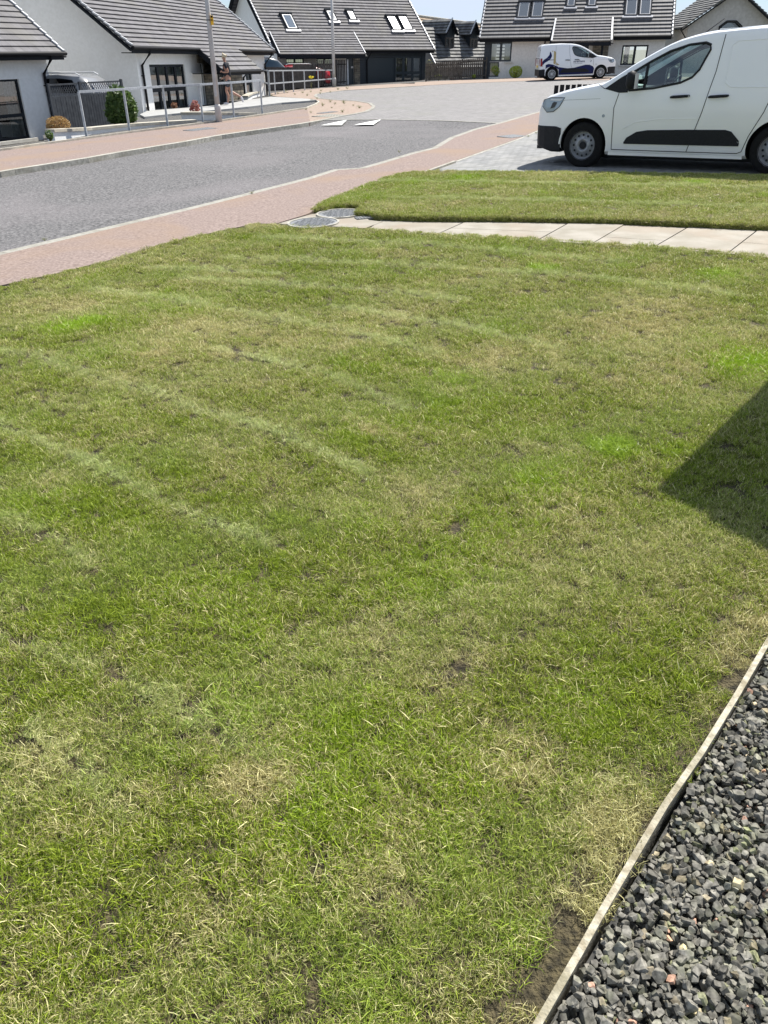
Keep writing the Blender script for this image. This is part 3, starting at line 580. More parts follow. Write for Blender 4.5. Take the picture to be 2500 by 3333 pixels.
instance_object('slate_gravel', pos, rt, np.stack([s, s, s], 1) * 1.15, rng.integers(0, 14, n), np.concatenate([tone, np.ones((n, 1))], 1), chips)

n = 26; t = rng.uniform(.5, tl_ - .9, n); w = rng.uniform(.04, .9, n); gx = edging[0].x + ed0.x * t + side.x * w; gy = edging[0].y + ed0.y * t + side.y * w
instance_object('gravel_grass', np.stack([gx, gy, GA * gx + GB * gy - .01], 1), np.stack([rng.normal(0, .3, n), rng.normal(0, .3, n), rng.uniform(0, 6, n)], 1), np.stack([rng.uniform(.35, .6, n)] * 3, 1), rng.integers(6, 8, n), np.stack([rng.uniform(.2, .8, n), rng.uniform(0, .5, n), np.zeros(n), np.ones(n)], 1), src)

# ---------------------------------------------------------------- house builder
class Fr:                                # a facade frame: O on the ground, d along the wall, n outwards
    def __init__(s, O, d, k=0.):
        s.O = Vector((O[0], O[1], 0)); s.d = Vector((d[0], d[1], 0)).normalized(); s.n = Vector((s.d.y, -s.d.x, 0)); s.k = k
    def P(s, u, w, z): return s.O + s.d * u + s.n * w + Vector((0, 0, z + s.k * u))
    def px(s, x, y, w=0.):               # sight line -> (u, z) on the wall plane moved out by w
        a, b_ = ray(x, y); O = s.O + s.n * w
        u = (O.x - a * O.y) / (a * s.d.y - s.d.x); Y = O.y + s.d.y * u
        return u, CAM_Z + b_ * Y - s.k * u
    def plane(s, x, y, p0, p1, p2):      # sight line -> point on a plane through three local points
        a, b_ = ray(x, y); A, B, D = s.P(*p0), s.P(*p1), s.P(*p2); nn = (B - A).cross(D - A); r = Vector((a, 1, b_)); c = Vector((0, 0, CAM_Z))
        return c + r * ((A - c).dot(nn) / r.dot(nn))
    def g(s, u): q = s.O + s.d * u; return gz(q.x, q.y) - s.k * u
def wall(fr, u0, u1, z0, z1, holes, w=0., m=0, rev=.12):
    b = MB(); us = sorted({u0, u1, *[h[0] for h in holes], *[h[1] for h in holes]}); zs = sorted({z0, z1, *[h[2] for h in holes], *[h[3] for h in holes]})
    us = [u for u in us if u0 <= u <= u1]; zs = [z for z in zs if z0 <= z <= z1]
    for a, c in zip(us, us[1:]):
        for e, f in zip(zs, zs[1:]):
            if any(h[0] <= (a + c) / 2 <= h[1] and h[2] <= (e + f) / 2 <= h[3] for h in holes): continue
            b.quad(fr.P(a, w, e), fr.P(c, w, e), fr.P(c, w, f), fr.P(a, w, f), [(a, e), (c, e), (c, f), (a, f)], m)
    for h in holes:
        a, c, e, f = h; q = [(a, e), (c, e), (c, f), (a, f)]
        for i in range(4):
            (ua, za), (ub, zb) = q[i], q[(i + 1) % 4]
            b.quad(fr.P(ua, w, za), fr.P(ua, w - rev, za), fr.P(ub, w - rev, zb), fr.P(ub, w, zb), None, m)
    return b
def courses(b, bl, br, tr, tl, n, th=.05, m=0, u0=0.):
    bl, br, tr, tl = map(Vector, (bl, br, tr, tl)); nn = (br - bl).cross(tl - bl).normalized() * th; Lb = (br - bl).length
    for i in range(n):
        t0, t1 = i / n, min(1, (i + 1.12) / n); a = bl.lerp(tl, t0) + nn; c = br.lerp(tr, t0) + nn; e = br.lerp(tr, t1) + nn * .08; f = bl.lerp(tl, t1) + nn * .08
        sh = .17 * (i % 2) + u0
        b.quad(a, c, e, f, [(sh, i), (sh + (c - a).length, i), (sh + (e - f).length, i + 1), (sh, i + 1)], m)
        b.quad(a - nn * 1.1, c - nn * 1.1, c, a, [(sh, i + .4), (sh + Lb, i + .4), (sh + Lb, i + .5), (sh, i + .5)], m)
        b.add([a, f, f - nn, a - nn * 1.1], [(0, 1, 2, 3)], None, m); b.add([c, e, e - nn, c - nn * 1.1], [(3, 2, 1, 0)], None, m)
def window(fr, u0, u1, z0, z1, root, cols=1, transom=None, w=-.06, curt=None, frame='anth', glass='glass', fw=.06, name='window', low=None):
    b = MB()
    def bar(a, c, e, f, d=.07): b.ob(fr.P(a, w - d, e), fr.P(c, w, e) - fr.P(a, w, e), fr.n * d, (0, 0, f - e))
    bar(u0, u1, z0, z0 + fw); bar(u0, u1, z1 - fw, z1); bar(u0, u0 + fw, z0 + fw, z1 - fw); bar(u1 - fw, u1, z0 + fw, z1 - fw)
    for i in range(1, cols): c = u0 + (u1 - u0) * i / cols; bar(c - fw * .8, c + fw * .8, z0 + fw, z1 - fw, .072)
    if transom is not None: bar(u0 + fw, u1 - fw, transom - fw * .8, transom + fw * .8, .068)
    o = b.build(name, M[frame], root)
    b = MB(); b.quad(*[fr.P(u, w - .04, z) for u, z in ((u0, z0), (u1, z0), (u1, z1), (u0, z1))]); b.build('pane', M[glass], o)
    if curt:
        for a, c in curt:
            b = MB(); n = max(3, int((c - a) * (u1 - u0) / .07)); pr = None
            for i in range(n + 1):
                u = u0 + (u1 - u0) * (a + (c - a) * i / n); q = (fr.P(u, w - .16 - .05 * (i % 2), z0 + .02), fr.P(u, w - .16 - .05 * (i % 2), z1 - .02))
                if pr: b.quad(pr[0], q[0], q[1], pr[1])
                pr = q
            b.build('curtain', M['curtain'], o)
    return o
def gutter(fr, u0, u1, w, z, root, r=.055):
    b = MB(); b.tube([fr.P(u0, w, z), fr.P(u1, w, z)], r, 10); b.build('gutter', M['black'], root)
def downpipe(fr, u, w, z0, z1, root, side=0.):
    b = MB(); b.tube([fr.P(u, w, z1), fr.P(u, w, z1 - .12), fr.P(u, .07, z1 - .55), fr.P(u, .07, z0)], .048, 8)
    for z in (z0 + .5, z1 - .9): b.cb(fr.P(u, .05, z), .12, .12, .03)
    b.build('downpipe', M['black'], root)
def roof_part(name, fr, u0, u1, we, ze, pitch, depth, root, mname, n, gauge_n, th=.05, verge=(1, 1), back=True):
    """main pitched roof: eaves at (we, ze) rising to the ridge above the middle of the house"""
    wr = -depth / 2; t = math.tan(R(pitch)); zr = ze + (we - wr) * t; b = MB()
    courses(b, fr.P(u0, we, ze), fr.P(u1, we, ze), fr.P(u1, wr, zr), fr.P(u0, wr, zr), gauge_n, th)
    if back: wb = 2 * wr - we; courses(b, fr.P(u1, wb, ze), fr.P(u0, wb, ze), fr.P(u0, wr, zr), fr.P(u1, wr, zr), gauge_n, th)
    rf = b.build(name, M[mname], root)
    nn = (fr.P(0, -1, t) - fr.P(0, 0, 0)).cross(fr.d).normalized(); nn = nn if nn.z > 0 else -nn
    for i, u in enumerate((u0, u1)):
        if not verge[i]: continue
        for wa in (we, 2 * wr - we):
            b = MB(); A = fr.P(u, wa, ze); B = fr.P(u, wr, zr); b.bar(A - Vector((0, 0, .12)), B - Vector((0, 0, .12)), .05, .24, fr.d); b.build('bargeboard', M['fascia'], rf)
        b = MB()
        for q in range(gauge_n):
            A = fr.P(u, we, ze).lerp(fr.P(u, wr, zr), q / gauge_n); B = fr.P(u, we, ze).lerp(fr.P(u, wr, zr), (q + 1.0) / gauge_n)
            b.bar(A + nn * (th + .03), B + nn * (th * .3 + .03), .07, .05, nn)
        b.build('verge_trim', M['verge'], rf)
    b = MB(); b.ob(fr.P(u0, we - .03, ze - .20), fr.P(u1, we, ze) - fr.P(u0, we, ze), fr.n * .025, (0, 0, .2)); b.ob(fr.P(u0, -.0, ze - .2), fr.P(u1, we, ze) - fr.P(u0, we, ze), fr.n * (we - .031), (0, 0, .03)); b.build('fascia', M['fascia'], root)
    return rf, wr, zr
def gable(fr, u, depth, z0, we, ze, pitch, root, m, s):
    t = math.tan(R(pitch)); zt = ze + we * t - .06; zr = zt + depth / 2 * t; b = MB()
    q = [fr.P(u, 0, z0), fr.P(u, -depth, z0), fr.P(u, -depth, zt), fr.P(u, -depth / 2, zr), fr.P(u, 0, zt)]
    b.add(q, [(0, 1, 2, 3, 4) if s < 0 else (4, 3, 2, 1, 0)]); return b
def skylight(fr, rp, quad, root, glass='skyglass', blind=True, fw=.08, lift=.17):
    """roof window from the four picture corners bl, br, tr, tl, set on the roof plane rp"""
    q = [fr.plane(x, y, *rp) for x, y in quad]; up = (q[3] - q[0] + q[2] - q[1]) * .5; ac = (q[1] - q[0] + q[2] - q[3]) * .5; nn = ac.cross(up).normalized(); c = sum(q, Vector()) / 4
    e = fr.d.copy(); up_d = nn.cross(e).normalized(); W = ac.length; H = abs(up.dot(up_d))
    o0 = c - e * W / 2 - up_d * H / 2
    b = MB()
    for o_, ax, ay in ((o0, e * W, up_d * fw), (o0 + up_d * (H - fw), e * W, up_d * fw), (o0 + up_d * fw, e * fw, up_d * (H - 2 * fw)), (o0 + up_d * fw + e * (W - fw), e * fw, up_d * (H - 2 * fw))): b.ob(o_, ax, ay, nn * lift)
    b.ob(o0 - e * .05 + up_d * (H - .02), e * (W + .1), up_d * .12, nn * (lift + .03))
    w = b.build('roof_window', M['matt'], root); b = MB(); b.quad(*[o0 + e * x + up_d * y + nn * (lift - .02) for x, y in ((fw, fw), (W - fw, fw), (W - fw, H - fw), (fw, H - fw))]); b.build('pane', M[glass], w)
    b = MB(); b.quad(*[o0 + e * x + up_d * y + nn * (.125) for x, y in ((fw, fw), (W - fw, fw), (W - fw, H - fw), (fw, H - fw))]); b.build('blind', M['blind' if blind else 'inside'], w)
    b = MB(); b.ob(o0 - e * .12 - up_d * .16, e * (W + .24), up_d * .17, nn * .15); b.build('flashing', M['lead'], w)
    # pale inner sash
    b = MB(); f2 = fw + .045
    for o_, ax, ay in ((o0 + e * fw + up_d * fw, e * (W - 2 * fw), up_d * .045), (o0 + e * fw + up_d * (H - f2), e * (W - 2 * fw), up_d * .045), (o0 + e * fw + up_d * f2, e * .045, up_d * (H - 2 * f2)), (o0 + e * (W - f2) + up_d * f2, e * .045, up_d * (H - 2 * f2))): b.ob(o_, ax, ay, nn * (lift - .01))
    b.build('sash', M['verge' if blind else 'lead'], w)
    return w
def ctr(fr, u, w=0): q = fr.P(u, w, 0); q.z = gz(q.x, q.y); return q

# ================================ house with the big left window (bottom left of the street)
g1 = G(190, 400); f1 = Fr(g1, (.42, 1)); e1 = f1.px(160, 176, .35)
r1 = thing('house', 'white bungalow cut by the left edge with a black gutter and dark window', 'house', ctr(f1, 0))
zb = f1.g(0) - .6; W0 = f1.px(-60, 258); W1 = f1.px(60, 257); WB = f1.px(70, 452); ze1 = f1.px(188, 176)[1]
ze1 = f1.px(150, 172, .4)[1]; hole = (W1[0] - 2.4, W1[0], WB[1], W1[1])
wb = wall(f1, -9, 0, zb, ze1 + .05, [hole]); wb.v += []
gb = gable(f1, 0, 8, zb, .4, ze1, 38, r1, 'render', 1); wb.add(gb.v, gb.f)
gb = gable(f1, -9, 8, zb, .4, ze1, 38, r1, 'render', -1); wb.add(gb.v, gb.f); wb.build('wall', M['render'], r1)
window(f1, *hole, r1, cols=2, transom=hole[2] + (hole[3] - hole[2]) * .40, curt=[(.0, .25), (.78, .97)])
b = MB(); b.ob(f1.P(hole[0] - .1, -.1, hole[2] - .1), f1.d * (hole[1] - hole[0] + .25), f1.n * .26, (0, 0, .1)); b.build('window_sill', M['sill'], r1)
b = MB(); b.ob(f1.P(-9, .0, zb), f1.d * 8.9, f1.n * .03, (0, 0, hole[2] - zb - .16)); b.build('plinth', M['sill'], r1)
uv = f1.px(205, 168, .45)[0]
rf, _, _ = roof_part('roof', f1, -9.3, uv, .45, ze1, 38, 8, r1, 'roof', 0, 21, .045)
gutter(f1, -9.3, uv + .05, .52, ze1 - .02, r1, .06); downpipe(f1, -.28, .50, zb + .3, ze1 - .05, r1)

# ================================ long white bungalow with the stone porch
gA = G(468, 367); f2 = Fr(gA, (.24, 1)); uR = f2.px(870, 304)[0]
eL = f2.px(440, 153, .35); eR = f2.px(885, 166, .35); k2 = (eR[1] - eL[1]) / (eR[0] - eL[0]); f2 = Fr(gA, (.24, 1), k2)
ze2 = f2.px(440, 153, .4)[1]; uR = f2.px(868, 300)[0]; r2 = thing('house', 'long white bungalow with stone clad porch and four-light window behind the railing', 'house', ctr(f2, 0))
zb = -1.1; PI_ = 37
def hole_px(fr, x0, y0, x1, y1, w=0.):
    a = fr.px(x0, y0, w); c = fr.px(x1, y1, w); return (min(a[0], c[0]), max(a[0], c[0]), min(a[1], c[1]), max(a[1], c[1]))
H2 = [hole_px(f2, 485, 210, 616, 350), hole_px(f2, 652, 209, 672, 338), hole_px(f2, 704, 207, 741, 331), hole_px(f2, 797, 211, 826, 312)]
H2 = [(a, c, e - .02, f) for a, c, e, f in H2]
wb = wall(f2, 0, uR, zb, ze2 + .02, H2)
for u, s in ((0, -1), (uR, 1)): gb = gable(f2, u, 9.5, zb, .4, ze2, PI_, r2, 'render', s); wb.add(gb.v, gb.f)
wb.build('wall', M['render'], r2)
h = H2[0]; window(f2, *h, r2, cols=4, transom=h[2] + (h[3] - h[2]) * .46, curt=[(.0, .10), (.70, .97)], fw=.09)
h = H2[1]; window(f2, *h, r2, cols=1, curt=[(.0, .9)], fw=.08)
h = H2[3]; window(f2, *h, r2, cols=1, transom=h[2] + (h[3] - h[2]) * .42, curt=[(.1, .9)], fw=.09)
h = H2[2]; b = MB(); b.ob(f2.P(h[0], -.12, h[2]), f2.P(h[1], 0, 0) - f2.P(h[0], 0, 0), f2.n * .05, (0, 0, h[3] - h[2]))
for t in (.3, .62, .95): b.ob(f2.P(h[0] + (h[1] - h[0]) * t - .03, -.072, h[2]), f2.d * .05, f2.n * .02, (0, 0, h[3] - h[2]))
dr = b.build('door', M['door'], r2); b = MB(); c = f2.P(h[0] + (h[1] - h[0]) * .3, -.05, h[2] + 1.0); b.ob(c, f2.d * .26, f2.n * .02, (0, 0, .07)); b.build('letterbox', M['alloy'], dr)
b = MB(); b.ob(f2.P(h[0] + (h[1] - h[0]) * .82, -.06, h[2] + .9), f2.d * .05, f2.n * .05, (0, 0, .25)); b.build('handle', M['alloy'], dr)
b = MB()     # stone cladding, 6 cm proud of the wall
S0 = f2.px(643, 185, .06)[0]; S1 = f2.px(672, 300, .06)[0]; S2 = f2.px(703, 300, .06)[0]; S3 = f2.px(742, 300, .06)[0]; S4 = f2.px(793, 300, .06)[0]
def clad(fr, b, a, c, e, f, w=.06): b.ob(fr.P(a, .002, e), fr.P(c, 0, 0) - fr.P(a, 0, 0), fr.n * (w - .002), (0, 0, f - e))
zt = ze2 - .22; clad(f2, b, S0, S1, H2[1][3] + .05, zt); clad(f2, b, S1, S2, zb, zt, .061); clad(f2, b, S3, S4, zb, zt); clad(f2, b, S2, S3, H2[2][3] + .04, zt, .059)
b.build('stone_cladding', M['stone'], r2)
uL = f2.px(424, 153, .4)[0]; uE = f2.px(888, 166, .4)[0]
rf, _, _ = roof_part('roof', f2, uL, uE, .45, ze2, PI_, 9.5, r2, 'roof', 0, 26, .06)
t = math.tan(R(PI_)); C0 = f2.px(648, 159, .5)[0]; C1 = f2.px(778, 164, .5)[0]; b = MB(); wp = 1.55
courses(b, f2.P(C0, wp, ze2 - (wp - .45) * t), f2.P(C1, wp, ze2 - (wp - .45) * t), f2.P(C1, .40, ze2 + .05), f2.P(C0, .40, ze2 + .05), 5, .06); pr = b.build('porch_roof', M['roof'], r2)
b = MB(); zp = ze2 - (wp - .45) * t
b.ob(f2.P(C0, wp - .03, zp - .16), f2.P(C1, 0, 0) - f2.P(C0, 0, 0), f2.n * .03, (0, 0, .16))
for u in (C0, C1 - .03): A = f2.P(u, .45, ze2 - .1); B = f2.P(u, wp, zp - .1); b.bar(A, B, .05, .2, (0, 0, 1))
b.ob(f2.P(C0, .062, zp - .12), f2.P(C1, 0, 0) - f2.P(C0, 0, 0), f2.n * (wp - .1), (0, 0, .03)); b.build('porch_fascia', M['fascia'], pr)
b = MB(); b.tube([f2.P(C0, wp + .05, zp - .03), f2.P(C1 + .1, wp + .05, zp - .03)], .05, 8); b.build('porch_gutter', M['black'], pr)
gutter(f2, uL, C0, .52, ze2 - .02, r2); gutter(f2, C1, uE, .52, ze2 - .02, r2)
downpipe(f2, f2.px(464, 260)[0], .5, zb + .3, ze2 - .05, r2); downpipe(f2, f2.px(862, 260)[0], .5, zb + .3, ze2 - .05, r2); downpipe(f2, S4 + .12, .5, zb + .3, zp + .2, r2)

# ================================ dark boarded house at the end of the street
gB = G(1350, 268) * 1.09; f3 = Fr(gB, (4.2, 2.55)); ze3 = f3.px(1300, 162, .5)[1]; uL = f3.px(888, 164, .5)[0]; uE = f3.px(1414, 162, .5)[0]
r3 = thing('house', 'house with a big grey tiled roof, navy boarded garage front and five roof windows', 'house', ctr(f3, -4))
zb = -.9; P3 = 41; D3 = 8.5
n0 = f3.px(1172, 240)[0]; n1 = f3.px(1384, 240)[0]; ga = hole_px(f3, 1199, 188, 1284, 276); wi = hole_px(f3, 1286, 184, 1372, 268); do = hole_px(f3, 1127, 190, 1153, 279)
wl = [hole_px(f3, 931, 190, 990, 206), hole_px(f3, 1030, 190, 1085, 210)]
wb = wall(f3, uL + .5, n0, zb, ze3 + .05, [do] + wl, m=1)
w2 = wall(f3, n0, n1, zb, ze3 + .05, [ga, wi]); wb.add(w2.v, w2.f, w2.uv, 0)
for u, s in ((uL + .5, -1), (n1, 1)): gb = gable(f3, u, D3, zb, .5, ze3, P3, r3, 'render', s); wb.add(gb.v, gb.f, None, 2 if s < 0 else 0)
wb.build('wall', [M['navy'], M['render2'], M['render']], r3)
b = MB(); b.ob(f3.P(ga[0], -.1, ga[2]), f3.d * (ga[1] - ga[0]), f3.n * .04, (0, 0, ga[3] - ga[2]))
for i in range(1, 14): b.ob(f3.P(ga[0], -.062, ga[2] + i * (ga[3] - ga[2]) / 14), f3.d * (ga[1] - ga[0]), f3.n * .02, (0, 0, .03))
b.build('garage_door', M['door'], r3)
a, c, e, f = wi; tr = f3.px(1330, 237)[1]; window(f3, a, c, e, f, r3, cols=3, transom=tr, curt=[(.02, .14), (.72, .97)], fw=.10, frame='door')
b = MB(); b.ob(f3.P(do[0], -.12, do[2]), f3.d * (do[1] - do[0]), f3.n * .05, (0, 0, do[3] - do[2])); d_ = b.build('door', M['door'], r3)
b = MB(); b.ob(f3.P(do[0] + .4, -.07, do[2] + 1.05), f3.d * .45, f3.n * .02, (0, 0, .1)); b.build('letterbox', M['alloy'], d_)
for h in wl: window(f3, *h, r3, cols=2, fw=.06)
b = MB(); s0 = f3.px(1154, 240, .06)[0]; s1 = f3.px(1172, 240, .06)[0]; clad(f3, b, s0, s1, zb, ze3 - .2); b.build('stone_cladding', M['stone'], r3)
rf, wr, zr = roof_part('roof', f3, uL, uE, .5, ze3, P3, D3, r3, 'roof', 0, 24, .06)
rp = ((0, .5, ze3), (1, .5, ze3), (0, -3, ze3 + 3.5 * math.tan(R(P3))))
for q in ([(933, 103), (967, 100), (949, 50), (914, 52)], [(1068, 74), (1098, 73), (1082, 39), (1062, 39)], [(1138, 71), (1160, 72), (1148, 40), (1124, 40)], [(1277, 104), (1304, 104), (1287, 57), (1255, 57)], [(1313, 103), (1341, 102), (1322, 57), (1292, 57)]):
    skylight(f3, rp, q, r3)
# lean-to roof over the parking space
tl = f3.plane(878, 108, *rp); tr_ = f3.plane(1152, 110, *rp); wl_ = 1.7
a0 = f3.px(911, 178, wl_); a1 = f3.px(1190, 177, wl_); zl = (a0[1] + a1[1]) / 2
b = MB(); nn = Vector((0, 0, .05)); courses(b, f3.P(a0[0], wl_, zl), f3.P(a1[0], wl_, zl), tr_ + nn, tl + nn, 9, .06); cr_ = b.build('lean_to_roof', M['roof'], r3)
b = MB()
for A, B in ((f3.P(a0[0], wl_, zl), tl + nn), (f3.P(a1[0], wl_, zl), tr_ + nn)): b.bar(A - Vector((0, 0, .12)), B - Vector((0, 0, .12)), .05, .26, f3.d)
b.ob(f3.P(a0[0], wl_ - .03, zl - .22), f3.d * (a1[0] - a0[0]), f3.n * .03, (0, 0, .22)); b.build('lean_to_fascia', M['fascia'], cr_)
for A, B in ((f3.P(a0[0], wl_, zl), tl + nn), (f3.P(a1[0], wl_, zl), tr_ + nn)): b = MB(); b.bar(A + Vector((0, 0, .08)), B + Vector((0, 0, .05)), .05, .04, (0, 0, 1)); b.build('verge_trim', M['verge'], cr_)
gutter(f3, a1[0] - .1, uE, .58, ze3 - .03, r3); b = MB(); uu = f3.px(1193, 240)[0]; b.tube([f3.P(uu + .15, .55, ze3 - .06), f3.P(uu, .09, ze3 - .6), f3.P(uu, .09, zb + .4)], .04, 8); b.build('downpipe', M['black'], r3)

# ================================ grey rendered house behind the far van
f4 = Fr((6.6, 60), (1, -.225)); ze4 = (f4.px(1561, 126, .4)[1] + f4.px(2186, 116, .4)[1]) / 2; k4 = (f4.px(2186, 116, .4)[1] - f4.px(1561, 126, .4)[1]) / 12.2
f4 = Fr((6.6, 60), (1, -.225), k4); ze4 = f4.px(1561, 126, .4)[1]; uL = f4.px(1562, 126, .4)[0]; uE = f4.px(2187, 116, .4)[0]
r4 = thing('house', 'pale grey rendered house with charcoal tiled roof behind the blue and white van', 'house', ctr(f4, 5))
zb = -.9; wi = hole_px(f4, 1597, 137, 1663, 200); lo = hole_px(f4, 1593, 202, 1622, 250); w5 = hole_px(f4, 2027, 147, 2102, 211); dr = hole_px(f4, 1868, 146, 1905, 250)
wb = wall(f4, uL + .3, uE - .3, zb, ze4 + .05, [wi, lo, w5, dr])
for u, s in ((uL + .3, -1), (uE - .3, 1)): gb = gable(f4, u, 8.5, zb, .4, ze4, 41, r4, 'render2', s); wb.add(gb.v, gb.f)
wb.build('wall', M['render2'], r4)
window(f4, *wi, r4, cols=2, curt=[(.66, .92)], fw=.10, frame='door'); window(f4, *lo, r4, cols=1, curt=[(.1, .9)], fw=.07, frame='door'); window(f4, *w5, r4, cols=2, fw=.09, curt=[(.1, .3)])
b = MB(); b.ob(f4.P(dr[0], -.12, dr[2]), f4.d * (dr[1] - dr[0]), f4.n * .05, (0, 0, dr[3] - dr[2])); b.build('door', M['door'], r4)
b = MB(); a = f4.px(1580, 200)[0]; c = f4.px(1594, 200)[0]; clad(f4, b, uL + .3, c, zb, ze4 - .15, .04); a = f4.px(1597, 200)[0]; b.ob(f4.P(c, .003, wi[3] + .01), f4.d * (wi[1] - c + .1), f4.n * .035, (0, 0, ze4 - wi[3] - .17)); b.build('navy_panel', M['navy'], r4)
b = MB(); b.ob(f4.P(wi[0] + 1, -.05, wi[2] - .09), f4.d * (wi[1] - wi[0] - .9), f4.n * .16, (0, 0, .09)); b.build('window_sill', M['sill'], r4); b = MB(); b.ob(f4.P(w5[0] - .1, -.05, w5[2] - .09), f4.d * (w5[1] - w5[0] + .2), f4.n * .16, (0, 0, .09)); b.build('window_sill', M['sill'], r4)
b = MB(); a = f4.px(1930, 150, .06)[0]; c = f4.px(1982, 150, .06)[0]; clad(f4, b, a, c, zb, ze4 - .2); b.build('stone_cladding', M['stone'], r4); b = MB(); clad(f4, b, f4.px(1840, 150)[0], f4.px(1866, 150)[0], zb, ze4 - .2); b.build('stone_cladding', M['stone'], r4)
rf, wr, zr = roof_part('roof', f4, uL, uE, .45, ze4, 41, 8.5, r4, 'roof4', 0, 20, .075)
rp = ((0, .45, ze4), (1, .45, ze4), (0, -3, ze4 + 3.45 * math.tan(R(41))))
for q in ([(1680, 64), (1722, 64), (1728, 12), (1690, 12)], [(1726, 64), (1768, 62), (1772, 10), (1734, 10)], [(1842, 28), (1873, 28), (1878, -24), (1848, -24)], [(1911, 26), (1941, 26), (1945, -26), (1916, -26)], [(2031, 57), (2074, 57), (2078, 3), (2036, 3)], [(2077, 56), (2119, 56), (2123, 2), (2082, 2)]):
    skylight(f4, rp, q, r4, blind=False)
tl = f4.plane(1809, 66, *rp); tr_ = f4.plane(1994, 62, *rp); wl_ = 1.35; a0 = f4.px(1795, 137, wl_); a1 = f4.px(1990, 134, wl_); zl = (a0[1] + a1[1]) / 2
b = MB(); nn = Vector((0, 0, .05)); courses(b, f4.P(a0[0], wl_, zl), f4.P(a1[0], wl_, zl), tr_ + nn, tl + nn, 8, .07); cr_ = b.build('porch_roof', M['roof'], r4)
for A, B in ((f4.P(a0[0], wl_, zl), tl + nn), (f4.P(a1[0], wl_, zl), tr_ + nn)): b = MB(); b.bar(A + Vector((0, 0, .08)), B + Vector((0, 0, .05)), .10, .05, (0, 0, 1)); b.build('verge_trim', M['verge'], cr_)
b = MB()
b.ob(f4.P(a0[0], wl_ - .03, zl - .2), f4.d * (a1[0] - a0[0]), f4.n * .03, (0, 0, .2))
for A, B in ((f4.P(a0[0], wl_, zl), tl), (f4.P(a1[0], wl_, zl), tr_)): b.bar(A - Vector((0, 0, .12)), B - Vector((0, 0, .12)), .05, .26, f4.d)
b.build('porch_fascia', M['fascia'], cr_)
b = MB(); b.cb(f4.P(a1[0] - .5, wl_ - .2, (zl + zb) / 2), .11, .11, zl - zb - .1); b.build('post', M['fascia'], r4)
gutter(f4, uL, a0[0], .52, ze4 - .03, r4); gutter(f4, a1[0], uE, .52, ze4 - .03, r4)
downpipe(f4, f4.px(1774, 150)[0], .5, zb + .4, ze4 - .05, r4)

# ================================ lower house with two dormers, between them
f5 = Fr((4.6, 68), (.80, .60)); r5 = thing('house', 'low dark roofed house with two gabled dormers seen over the wooden fence', 'house', ctr(f5, 2))
rp = ((0, 0, .55), (1, 0, .55), (0, -3, .55 + 3 * math.tan(R(45))))
b = MB(); courses(b, f5.P(-.9, 0.3, .45), f5.P(14, .3, .45), f5.P(14, -2.4, 3.15), f5.P(-.9, -2.4, 3.15), 12, .09); courses(b, f5.P(14, -5.1, .45), f5.P(-.9, -5.1, .45), f5.P(-.9, -2.4, 3.15), f5.P(14, -2.4, 3.15), 12, .09); b.build('roof', M['roof5'], r5)
b = MB(); b.bar(f5.P(-.92, .33, .50), f5.P(-.92, -2.4, 3.22), .07, .10, (0, 0, 1)); b.build('verge_trim', M['verge'], r5)
b = MB(); b.add([f5.P(-.6, .0, -1), f5.P(-.6, -4.8, -1), f5.P(-.6, -4.8, .5), f5.P(-.6, -2.4, 2.9), f5.P(-.6, 0, .5)], [(0, 1, 2, 3, 4)]); b.quad(f5.P(-.6, 0, -1), f5.P(14, 0, -1), f5.P(14, 0, .6), f5.P(-.6, 0, .6)); b.build('wall', M['render3'], r5)
